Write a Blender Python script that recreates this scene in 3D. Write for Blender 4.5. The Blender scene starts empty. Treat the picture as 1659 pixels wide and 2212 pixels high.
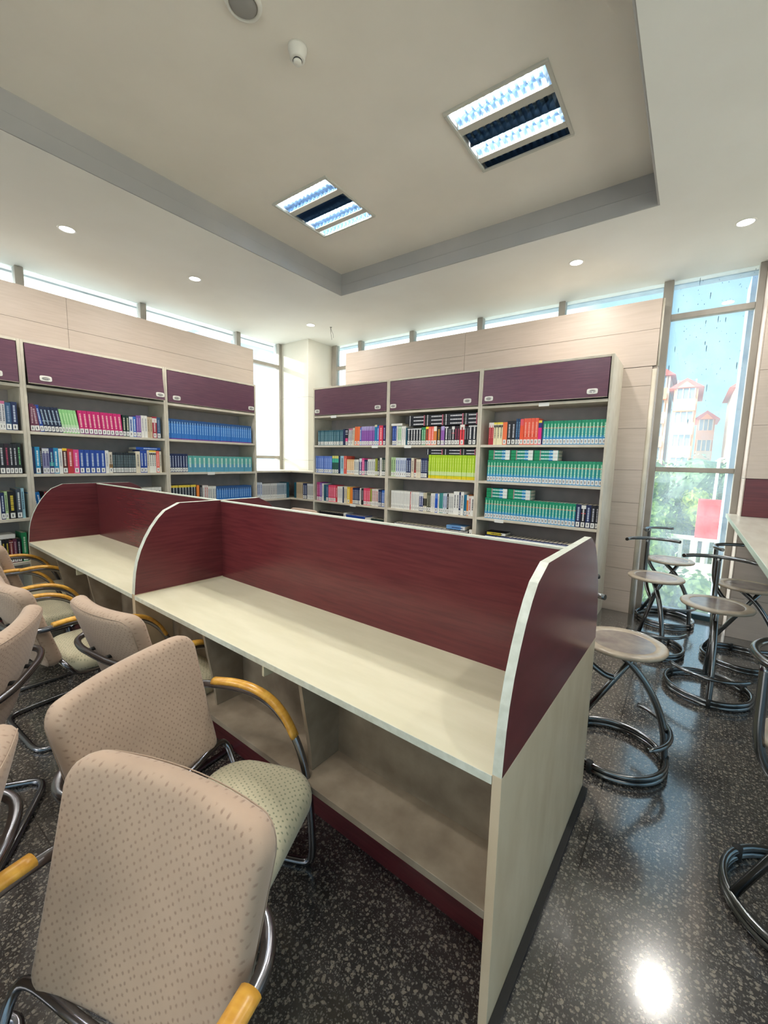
# library reading corner: study carrel, armchairs, bookcases, stools and a tall window
SKY, SUNSIDE, SUN, LAMP, DOWN, EXPO = 1.05, 4.2, 2.4, 9.5, 5.0, 1.3
import bpy, bmesh, math, random
from mathutils import Vector, Matrix
R = math.radians
random.seed(7)
col = bpy.context.scene.collection

# ------------------------------------------------------------------ camera
cam_data = bpy.data.cameras.new('camera')
cam = bpy.data.objects.new('camera', cam_data)
col.objects.link(cam)
bpy.context.scene.camera = cam
cam_data.sensor_fit = 'VERTICAL'
cam_data.sensor_height = 36.0
cam_data.lens = 36.0 * 898.0 / 2212.0
cam_data.clip_start = 0.03
cam_data.clip_end = 400
yaw, pit, rol = R(-36.17), R(-7.1), R(1.31)
fwd = Vector((math.sin(yaw) * math.cos(pit), math.cos(yaw) * math.cos(pit), math.sin(pit)))
rt = Vector((math.cos(yaw), -math.sin(yaw), 0))
up = rt.cross(fwd)
r2 = math.cos(rol) * rt + math.sin(rol) * up
u2 = -math.sin(rol) * rt + math.cos(rol) * up
cam.matrix_world = Matrix.Translation((0, 0, 1.53)) @ Matrix((r2, u2, -fwd)).transposed().to_4x4()
CAM = Vector((0, 0, 1.53))

# ------------------------------------------------------------------ look
sc = bpy.context.scene
sc.view_settings.view_transform = 'Standard'
sc.view_settings.look = 'None'
sc.view_settings.gamma = 1.0
sc.view_settings.use_curve_mapping = False
sc.view_settings.exposure = EXPO

# ------------------------------------------------------------------ sky
w = bpy.data.worlds.new('sky')
sc.world = w
w.use_nodes = True
nt = w.node_tree
bg = nt.nodes['Background']
tc = nt.nodes.new('ShaderNodeTexCoord')
sp = nt.nodes.new('ShaderNodeSeparateXYZ')
rp = nt.nodes.new('ShaderNodeValToRGB')
nt.links.new(tc.outputs['Generated'], sp.inputs[0])
nt.links.new(sp.outputs['Z'], rp.inputs[0])
rp.color_ramp.elements[0].position = 0.0
rp.color_ramp.elements[0].color = (0.24, 0.39, 0.45, 1)
rp.color_ramp.elements[1].position = 0.8
rp.color_ramp.elements[1].color = (0.17, 0.32, 0.45, 1)
# the sky is brighter and whiter on the sun's side (to the left)
rx = nt.nodes.new('ShaderNodeMapRange')
rx.inputs[1].default_value, rx.inputs[2].default_value, rx.inputs[3].default_value, rx.inputs[4].default_value = 0.05, 0.60, 0.0, 1.0
dt = nt.nodes.new('ShaderNodeVectorMath'); dt.operation = 'DOT_PRODUCT'; dt.inputs[1].default_value = (-0.98, -0.12, 0.0)
nt.links.new(tc.outputs['Generated'], dt.inputs[0]); nt.links.new(dt.outputs['Value'], rx.inputs[0])
mx = nt.nodes.new('ShaderNodeMix'); mx.data_type = 'RGBA'
nt.links.new(rx.outputs[0], mx.inputs[0]); nt.links.new(rp.outputs[0], mx.inputs[6]); mx.inputs[7].default_value = (SUNSIDE, SUNSIDE * .97, SUNSIDE * .90, 1)
nt.links.new(mx.outputs[2], bg.inputs[0])
bg.inputs[1].default_value = SKY

# ------------------------------------------------------------------ sun (low, from the rear left)
sun_d = bpy.data.lights.new('sun', 'SUN')
sun_d.energy = SUN
sun_d.angle = R(0.6)
sun_d.color = (1.0, 0.93, 0.80)
sun = bpy.data.objects.new('sun', sun_d)
col.objects.link(sun)
sun.rotation_euler = Vector((0.67, 0.74, -0.235)).to_track_quat('-Z', 'Y').to_euler()

# ------------------------------------------------------------------ materials
def lin(c):
    return tuple((x / 255 / 12.92 if x / 255 <= 0.04045 else ((x / 255 + 0.055) / 1.055) ** 2.4) for x in c)

def base(name, rgb, rough=0.5, metal=0.0, spec=0.5):
    m = bpy.data.materials.new(name)
    m.use_nodes = True
    b = m.node_tree.nodes['Principled BSDF']
    b.inputs['Base Color'].default_value = (*lin(rgb), 1)
    b.inputs['Roughness'].default_value = rough
    b.inputs['Metallic'].default_value = metal
    b.inputs['Specular IOR Level'].default_value = spec
    return m

def N(m, t, **kw):
    n = m.node_tree.nodes.new(t)
    for k, v in kw.items():
        if hasattr(n, k) and not k.startswith('i_'):
            setattr(n, k, v)
        else:
            n.inputs[k[2:]].default_value = v
    return n

def L(m, a, b):
    m.node_tree.links.new(a, b)

def mix(m, fac, a, b):
    n = m.node_tree.nodes.new('ShaderNodeMix')
    n.data_type = 'RGBA'
    for s, v in ((0, fac), (6, a), (7, b)):
        if isinstance(v, (tuple, float, int)):
            n.inputs[s].default_value = v
        else:
            L(m, v, n.inputs[s])
    return n.outputs[2]

def mottled(name, c1, c2, scale=(1, 1, 1), rough=0.5, detail=4, lo=0.35, hi=0.65, metal=0, spec=0.5, bump=0.0, noise=5.0):
    """two-tone surface: soft noise stretched by scale"""
    m = base(name, c1, rough, metal, spec)
    tcn = N(m, 'ShaderNodeTexCoord')
    mp = N(m, 'ShaderNodeMapping')
    mp.inputs['Scale'].default_value = scale
    L(m, tcn.outputs['Object'], mp.inputs[0])
    nz = N(m, 'ShaderNodeTexNoise', i_Scale=noise, i_Detail=detail)
    L(m, mp.outputs[0], nz.inputs['Vector'])
    mr = N(m, 'ShaderNodeMapRange')
    mr.inputs[1].default_value = lo
    mr.inputs[2].default_value = hi
    L(m, nz.outputs[0], mr.inputs[0])
    b = m.node_tree.nodes['Principled BSDF']
    L(m, mix(m, mr.outputs[0], (*lin(c1), 1), (*lin(c2), 1)), b.inputs['Base Color'])
    if bump:
        bp = N(m, 'ShaderNodeBump', i_Strength=bump, i_Distance=0.002)
        L(m, nz.outputs[0], bp.inputs['Height'])
        L(m, bp.outputs[0], b.inputs['Normal'])
    return m

M = {}
M['burgundy'] = mottled('burgundy_laminate', (106, 45, 49), (92, 38, 43), (1.5, 1.5, 22), 0.24, 5, noise=3)
M['plum'] = mottled('plum_laminate', (108, 72, 88), (94, 62, 80), (2, 2, 26), 0.3, 5, noise=3)
M['desk'] = mottled('pale_desk_laminate', (224, 219, 193), (216, 211, 183), (2, 9, 9), 0.32, 5, noise=2)
M['under'] = mottled('shaded_cream_laminate', (158, 144, 126), (132, 118, 102), (3, 3, 3), 0.5, 6, noise=3)  # cream boards under the desk, colour darkened for the shade there
M['cream'] = mottled('cream_laminate', (210, 192, 164), (198, 178, 148), (5, 5, 2), 0.4, 5, noise=2)
M['shelf'] = mottled('shelf_cream_laminate', (216, 208, 192), (204, 195, 177), (4, 4, 4), 0.45, noise=2)
M['backing'] = mottled('bookcase_back_board', (180, 170, 168), (168, 160, 158), (4, 4, 4), 0.6, noise=2)
M['paint'] = mottled('ceiling_paint', (236, 236, 232), (230, 229, 224), (1, 1, 1), 0.8, 4, noise=1.2)
M['traypaint'] = mottled('recess_paint', (238, 232, 222), (230, 224, 214), (1, 1, 1), 0.85, 4, noise=1.5)
M['fascia'] = mottled('shaded_fascia_paint', (176, 174, 172), (166, 165, 164), (1, 1, 1), 0.85, 4, noise=1.5)  # darkened as shade: the fascia faces away from the windows
M['wall'] = mottled('wall_paint', (222, 218, 206), (212, 207, 194), (1, 1, 1), 0.8, 4, noise=1.2)
M['tile'] = mottled('wall_tile', (204, 188, 176), (197, 181, 168), (2, 2, 30), 0.42, 5, noise=2)
M['joint'] = base('tile_joint', (96, 82, 72), 0.9)
M['alu'] = mottled('window_frame_paint', (172, 166, 156), (156, 150, 140), (2, 2, 1), 0.5, 4, noise=3)
M['chrome'] = base('chrome', (214, 214, 216), 0.16, 1.0)
M['darkchrome'] = base('dark_chrome_tube', (140, 140, 146), 0.22, 1.0)
M['steel'] = base('stool_steel', (124, 126, 128), 0.2, 1.0)
M['rubber'] = base('black_rubber', (22, 22, 22), 0.7)
M['black'] = base('black_plastic', (18, 18, 20), 0.5)
M['white'] = base('white_plastic', (226, 224, 216), 0.35)
M['greyplastic'] = base('grey_grille', (150, 148, 144), 0.6)
M['pad'] = mottled('honey_wood', (220, 168, 72), (198, 142, 54), (3, 14, 14), 0.28, 6, noise=4)
M['seatwood'] = mottled('stool_seat_laminate', (146, 136, 128), (112, 102, 98), (2, 2, 2), 0.18, 6, lo=.3, hi=.7, noise=6)
M['seatrim'] = mottled('stool_seat_rim', (178, 166, 148), (150, 136, 120), (2, 2, 2), 0.25, 6, noise=6)
M['louvre'] = base('louvre_metal', (150, 172, 194), 0.22, 1.0)
M['bar'] = base('lamp_bar_paint', (196, 194, 184), 0.5)
M['pages'] = base('book_pages', (214, 206, 188), 0.8)
M['label'] = base('paper_label', (236, 236, 232), 0.6)
M['ink'] = base('label_ink', (70, 72, 80), 0.7)
M['counter'] = mottled('counter_laminate', (206, 202, 190), (190, 184, 170), (8, 2, 8), 0.3, 5, noise=2)
M['counteredge'] = base('counter_edge_band', (206, 222, 210), 0.35)
M['wire'] = base('wire', (60, 60, 62), 0.6)

def emit(name, rgb, s):
    m = bpy.data.materials.new(name)
    m.use_nodes = True
    t = m.node_tree
    t.nodes.remove(t.nodes['Principled BSDF'])
    e = t.nodes.new('ShaderNodeEmission')
    e.inputs[0].default_value = (*lin(rgb), 1)
    e.inputs[1].default_value = s
    t.links.new(e.outputs[0], t.nodes['Material Output'].inputs[0])
    return m
M['tube'] = emit('fluorescent_tube', (200, 228, 250), 2.2)
M['led'] = emit('downlight_disc', (245, 248, 255), 9.0)

# fabric with small woven dots (object space: x across, z up on backs, y deep on seats)
def fabric(name, c, dot, seat):
    m = base(name, c, 0.92, 0, 0.15)
    tcn = N(m, 'ShaderNodeTexCoord')
    s = N(m, 'ShaderNodeSeparateXYZ')
    L(m, tcn.outputs['Object'], s.inputs[0])
    cb = N(m, 'ShaderNodeCombineXYZ')
    L(m, s.outputs['X'], cb.inputs[0])
    L(m, s.outputs['Y' if seat else 'Z'], cb.inputs[1])
    mp = N(m, 'ShaderNodeMapping')
    mp.inputs['Scale'].default_value = (66, 66, 0)
    mp.inputs['Rotation'].default_value = (0, 0, R(38))
    L(m, cb.outputs[0], mp.inputs[0])
    v = N(m, 'ShaderNodeTexVoronoi', i_Scale=1.0, i_Randomness=0.35)
    v.voronoi_dimensions = '2D'
    L(m, mp.outputs[0], v.inputs['Vector'])
    nz = N(m, 'ShaderNodeTexNoise', i_Scale=420.0, i_Detail=2.0)
    L(m, tcn.outputs['Object'], nz.inputs['Vector'])
    ad = N(m, 'ShaderNodeMath', operation='MULTIPLY_ADD')
    L(m, nz.outputs[0], ad.inputs[0])
    ad.inputs[1].default_value = 0.26
    L(m, v.outputs['Distance'], ad.inputs[2])
    mr = N(m, 'ShaderNodeMapRange')
    mr.inputs[1].default_value = 0.24
    mr.inputs[2].default_value = 0.38
    L(m, ad.outputs[0], mr.inputs[0])
    big = N(m, 'ShaderNodeTexNoise', i_Scale=5.0, i_Detail=4.0)
    L(m, tcn.outputs['Object'], big.inputs['Vector'])
    mr2 = N(m, 'ShaderNodeMapRange')
    mr2.inputs[1].default_value = 0.35
    mr2.inputs[2].default_value = 0.7
    L(m, big.outputs[0], mr2.inputs[0])
    ground = mix(m, mr2.outputs[0], (*lin(c), 1), (*lin(tuple(x * 0.92 for x in c)), 1))
    b = m.node_tree.nodes['Principled BSDF']
    # the woven dots sit on the flat faces of the cushion
    gm = N(m, 'ShaderNodeNewGeometry')
    vt = N(m, 'ShaderNodeVectorTransform', vector_type='NORMAL', convert_from='WORLD', convert_to='OBJECT')
    L(m, gm.outputs['Normal'], vt.inputs[0])
    s2 = N(m, 'ShaderNodeSeparateXYZ')
    L(m, vt.outputs[0], s2.inputs[0])
    ab = N(m, 'ShaderNodeMath', operation='ABSOLUTE')
    L(m, s2.outputs['Z' if seat else 'Y'], ab.inputs[0])
    mf = N(m, 'ShaderNodeMapRange')
    mf.inputs[1].default_value = 0.22
    mf.inputs[2].default_value = 0.42
    mf.inputs[3].default_value = 1.0
    mf.inputs[4].default_value = 0.0
    L(m, ab.outputs[0], mf.inputs[0])
    mxx = N(m, 'ShaderNodeMath', operation='MAXIMUM')
    L(m, mr.outputs[0], mxx.inputs[0])
    L(m, mf.outputs[0], mxx.inputs[1])
    L(m, mix(m, mxx.outputs[0], (*lin(dot), 1), ground), b.inputs['Base Color'])
    b.inputs['Sheen Weight'].default_value = 0.2
    bp = N(m, 'ShaderNodeBump', i_Strength=0.25, i_Distance=0.001)
    L(m, nz.outputs[0], bp.inputs['Height'])
    L(m, bp.outputs[0], b.inputs['Normal'])
    return m
M['fabback'] = fabric('dotted_beige_upholstery', (182, 158, 138), (150, 126, 110), False)
M['fabseat'] = fabric('dotted_sage_upholstery', (198, 190, 162), (132, 134, 112), True)
M['seam'] = base('upholstery_seam', (168, 148, 130), 0.9)

# dark terrazzo with pale chips and thin joints, polished
def terrazzo():
    m = base('polished_dark_terrazzo', (44, 42, 42), 0.13, 0.0, 1.0)
    tcn = N(m, 'ShaderNodeTexCoord')
    b = m.node_tree.nodes['Principled BSDF']
    cur = None
    nz = N(m, 'ShaderNodeTexNoise', i_Scale=3.0, i_Detail=5.0)
    L(m, tcn.outputs['Object'], nz.inputs['Vector'])
    cur = mix(m, nz.outputs[0], (*lin((44, 42, 41)), 1), (*lin((72, 68, 66)), 1))
    wob = N(m, 'ShaderNodeTexNoise', i_Scale=60.0, i_Detail=2.0)
    L(m, tcn.outputs['Object'], wob.inputs['Vector'])
    vm = N(m, 'ShaderNodeVectorMath', operation='SCALE')
    L(m, wob.outputs[1], vm.inputs[0])
    vm.inputs['Scale'].default_value = 0.014
    va = N(m, 'ShaderNodeVectorMath', operation='ADD')
    L(m, tcn.outputs['Object'], va.inputs[0])
    L(m, vm.outputs[0], va.inputs[1])
    for sc_, th, c, am in ((48, 0.26, (150, 140, 126), .75), (95, 0.30, (136, 130, 120), .7), (170, 0.32, (112, 108, 102), .6), (130, .2, (20, 20, 20), .8)):
        v = N(m, 'ShaderNodeTexVoronoi', i_Scale=float(sc_), i_Randomness=1.0)
        v.voronoi_dimensions = '2D'
        L(m, va.outputs[0], v.inputs['Vector'])
        cm = N(m, 'ShaderNodeMath', operation='LESS_THAN')
        L(m, v.outputs['Distance'], cm.inputs[0])
        cm.inputs[1].default_value = th
        # only some of the cells carry a chip
        s = N(m, 'ShaderNodeSeparateColor')
        L(m, v.outputs['Color'], s.inputs[0])
        g = N(m, 'ShaderNodeMath', operation='GREATER_THAN')
        L(m, s.outputs[0], g.inputs[0])
        g.inputs[1].default_value = 0.55
        mu = N(m, 'ShaderNodeMath', operation='MULTIPLY')
        L(m, cm.outputs[0], mu.inputs[0])
        L(m, g.outputs[0], mu.inputs[1])
        m2 = N(m, 'ShaderNodeMath', operation='MULTIPLY')
        L(m, mu.outputs[0], m2.inputs[0])
        m2.inputs[1].default_value = am
        cur = mix(m, m2.outputs[0], cur, (*lin(c), 1))
    mp = N(m, 'ShaderNodeMapping')
    mp.inputs['Location'].default_value = (0.206, -1.55, 0)
    L(m, tcn.outputs['Object'], mp.inputs[0])
    br = N(m, 'ShaderNodeTexBrick', offset=0.0, squash=1.0)
    br.inputs['Scale'].default_value = 1.0
    br.inputs['Mortar Size'].default_value = 0.0022
    br.inputs['Mortar Smooth'].default_value = 0.0
    br.inputs['Brick Width'].default_value = 1.13
    br.inputs['Row Height'].default_value = 1.13
    br.inputs['Color1'].default_value = (0, 0, 0, 1)
    br.inputs['Color2'].default_value = (0, 0, 0, 1)
    br.inputs['Mortar'].default_value = (1, 1, 1, 1)
    L(m, mp.outputs[0], br.inputs['Vector'])
    cur = mix(m, br.outputs['Color'], cur, (*lin((14, 13, 13)), 1))
    L(m, cur, b.inputs['Base Color'])
    rg = N(m, 'ShaderNodeTexNoise', i_Scale=9.0, i_Detail=6.0)
    L(m, tcn.outputs['Object'], rg.inputs['Vector'])
    mr = N(m, 'ShaderNodeMapRange')
    mr.inputs[3].default_value = 0.10
    mr.inputs[4].default_value = 0.26
    b.inputs['Coat Weight'].default_value = 1.0
    b.inputs['Coat Roughness'].default_value = 0.11
    L(m, rg.outputs[0], mr.inputs[0])
    L(m, mr.outputs[0], b.inputs['Roughness'])
    return m
M['terrazzo'] = terrazzo()

# window glass with a film of dust: mostly clear, a little milky, a thin reflection
def glass(name, haze, tint):
    m = bpy.data.materials.new(name)
    m.use_nodes = True
    t = m.node_tree
    t.nodes.remove(t.nodes['Principled BSDF'])
    tr = t.nodes.new('ShaderNodeBsdfTransparent')
    tr.inputs[0].default_value = (*tint, 1)
    tl = t.nodes.new('ShaderNodeBsdfTranslucent')
    tl.inputs[0].default_value = (0.75, 0.9, 1.0, 1)
    gl = t.nodes.new('ShaderNodeBsdfGlossy')
    gl.inputs['Roughness'].default_value = 0.02
    nz = t.nodes.new('ShaderNodeTexNoise')
    nz.inputs['Scale'].default_value = 6.0
    nz.inputs['Detail'].default_value = 8.0
    tcn = t.nodes.new('ShaderNodeTexCoord')
    t.links.new(tcn.outputs['Object'], nz.inputs['Vector'])
    mr = t.nodes.new('ShaderNodeMapRange')
    mr.inputs[1].default_value = 0.35
    mr.inputs[2].default_value = 0.7
    mr.inputs[3].default_value = haze * 0.7
    mr.inputs[4].default_value = haze * 1.3
    t.links.new(nz.outputs[0], mr.inputs[0])
    a = t.nodes.new('ShaderNodeMixShader')
    t.links.new(mr.outputs[0], a.inputs[0])
    t.links.new(tr.outputs[0], a.inputs[1])
    t.links.new(tl.outputs[0], a.inputs[2])
    b = t.nodes.new('ShaderNodeMixShader')
    b.inputs[0].default_value = 0.05
    t.links.new(a.outputs[0], b.inputs[1])
    t.links.new(gl.outputs[0], b.inputs[2])
    t.links.new(b.outputs[0], t.nodes['Material Output'].inputs[0])
    return m
M['glass'] = glass('dusty_window_glass', 0.13, (0.94, 0.98, 1.0))

# ------------------------------------------------------------------ mesh builder
class MB:
    def __init__(s):
        s.v, s.f, s.mi, s.sm = [], [], [], []

    def add(s, vs, fs, mi=0, smooth=False):
        o = len(s.v)
        s.v += [tuple(p) for p in vs]
        s.f += [tuple(i + o for i in f) for f in fs]
        s.mi += [mi] * len(fs)
        s.sm += [smooth] * len(fs)
        return s

    def box(s, x0, x1, y0, y1, z0, z1, mi=0, c=0.0):
        """box; c > 0 chamfers every edge"""
        if c <= 0:
            vs = [(x, y, z) for x in (x0, x1) for y in (y0, y1) for z in (z0, z1)]
            fs = [(0, 1, 3, 2), (4, 6, 7, 5), (0, 4, 5, 1), (2, 3, 7, 6), (0, 2, 6, 4), (1, 5, 7, 3)]
            return s.add(vs, fs, mi)
        bm = bmesh.new()
        bmesh.ops.create_cube(bm, size=1)
        for v in bm.verts:
            v.co = Vector(((x0 + x1) / 2 + v.co.x * (x1 - x0), (y0 + y1) / 2 + v.co.y * (y1 - y0), (z0 + z1) / 2 + v.co.z * (z1 - z0)))
        bmesh.ops.bevel(bm, geom=bm.edges[:], offset=c, segments=1, affect='EDGES')
        bm.verts.index_update()
        s.add([v.co.copy() for v in bm.verts], [[v.index for v in f.verts] for f in bm.faces], mi)
        bm.free()
        return s

    def prism(s, pts, axis, a, b, mi=0, rim=None):
        """extrude 2-D outline along axis 0/1/2 from a to b; rim = material of the side faces"""
        n = len(pts)
        def P(p, t):
            q = list(p)
            q.insert(axis, t)
            return tuple(q)
        s.add([P(p, a) for p in pts] + [P(p, b) for p in pts], [tuple(range(n)), tuple(range(2 * n - 1, n - 1, -1))], mi)
        o = len(s.v) - 2 * n
        for i in range(n):
            j = (i + 1) % n
            s.f.append((o + i, o + j, o + n + j, o + n + i))
            s.mi.append(mi if rim is None else rim)
            s.sm.append(False)
        return s

    def tube(s, pts, r, n=10, closed=False, cap=True, mi=0, ell=None):
        """sweep a circle (or an ellipse ell=(side, up)) along points"""
        pts = [Vector(p) for p in pts]
        k = len(pts)
        rings = []
        prev = None
        for i, p in enumerate(pts):
            if closed:
                t = (pts[(i + 1) % k] - pts[i - 1])
            else:
                t = pts[min(i + 1, k - 1)] - pts[max(i - 1, 0)]
            t.normalize()
            if ell:
                ref = Vector((0, 0, 1)) if abs(t.z) < 0.97 else (prev or Vector((0, 1, 0)))
                x = t.cross(ref).normalized()
                y = x.cross(t).normalized()
                prev = y
            else:
                if prev is None:
                    ref = Vector((0, 0, 1)) if abs(t.z) < 0.9 else Vector((1, 0, 0))
                    x = t.cross(ref).normalized()
                else:
                    x = (prev - t * prev.dot(t)).normalized()
                y = t.cross(x).normalized()
                prev = x
            ra, rb = ell if ell else (r, r)
            rings.append([p + x * ra * math.cos(2 * math.pi * q / n) + y * rb * math.sin(2 * math.pi * q / n) for q in range(n)])
        vs = [v for rg in rings for v in rg]
        fs = []
        m = k if closed else k - 1
        for i in range(m):
            a, b = i * n, ((i + 1) % k) * n
            for q in range(n):
                q2 = (q + 1) % n
                fs.append((a + q, a + q2, b + q2, b + q))
        s.add(vs, fs, mi, True)
        if cap and not closed:
            o = len(s.v) - len(vs)
            s.f += [tuple(o + q for q in reversed(range(n))), tuple(o + (k - 1) * n + q for q in range(n))]
            s.mi += [mi, mi]
            s.sm += [False, False]
        return s

    def lathe(s, prof, n=32, mi=0, centre=(0, 0, 0), smooth=True):
        cx, cy, cz = centre
        vs = []
        for r, z in prof:
            vs += [(cx + r * math.cos(2 * math.pi * q / n), cy + r * math.sin(2 * math.pi * q / n), cz + z) for q in range(n)]
        fs = []
        for i in range(len(prof) - 1):
            for q in range(n):
                q2 = (q + 1) % n
                fs.append((i * n + q, i * n + q2, (i + 1) * n + q2, (i + 1) * n + q))
        return s.add(vs, fs, mi, smooth)

    def mesh(s, name, mats):
        me = bpy.data.meshes.new(name)
        me.from_pydata(s.v, [], s.f)
        for m in mats:
            me.materials.append(M[m] if isinstance(m, str) else m)
        me.polygons.foreach_set('material_index', s.mi)
        me.polygons.foreach_set('use_smooth', s.sm)
        me.update()
        bm = bmesh.new()
        bm.from_mesh(me)
        bmesh.ops.recalc_face_normals(bm, faces=bm.faces[:])
        bm.to_mesh(me)
        bm.free()
        return me

    def build(s, name, mats, parent=None, bevel=0.0):
        o = bpy.data.objects.new(name, s.mesh(name, mats if isinstance(mats, (list, tuple)) else [mats]))
        col.objects.link(o)
        o.parent = parent
        if bevel:
            md = o.modifiers.new('bevel', 'BEVEL')
            md.width = bevel
            md.segments = 2
            md.limit_method = 'ANGLE'
            md.angle_limit = R(40)
        return o

def spline(pts, per=6, closed=False):
    """Catmull-Rom through the points"""
    P = [Vector(p) for p in pts]
    n = len(P)
    out = []
    for i in range(n if closed else n - 1):
        a = P[(i - 1) % n] if closed or i > 0 else P[0] * 2 - P[1]
        b, c = P[i], P[(i + 1) % n]
        d = P[(i + 2) % n] if closed or i + 2 < n else P[-1] * 2 - P[-2]
        for q in range(per):
            t = q / per
            out.append(0.5 * ((2 * b) + (c - a) * t + (2 * a - 5 * b + 4 * c - d) * t * t + (3 * b - a - 3 * c + d) * t ** 3))
    if not closed:
        out.append(P[-1])
    return out

def tag(o, label, cat, group=None, kind=None):
    o['label'] = label
    o['category'] = cat
    if group:
        o['group'] = group
    if kind:
        o['kind'] = kind
    return o

def struct(o, label=None):
    o['kind'] = 'structure'
    if label:
        o['label'] = label
    return o

def thing(name, loc, rz, label, cat, group=None):
    o = bpy.data.objects.new(name, None)
    o.empty_display_size = 0.1
    col.objects.link(o)
    o.location = loc
    o.rotation_euler = (0, 0, rz)
    return tag(o, label, cat, group)

def copy_tree(o, parent=None):
    c = o.copy()
    col.objects.link(c)
    c.parent = parent
    for ch in list(o.children):
        copy_tree(ch, c)
    return c

def fr(a, x, y, z=0.0):
    """a point of a frame turned by a degrees about the camera's foot, in the room"""
    c, s = math.cos(R(a)), math.sin(R(a))
    return (c * x - s * y, s * x + c * y, z)

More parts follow.
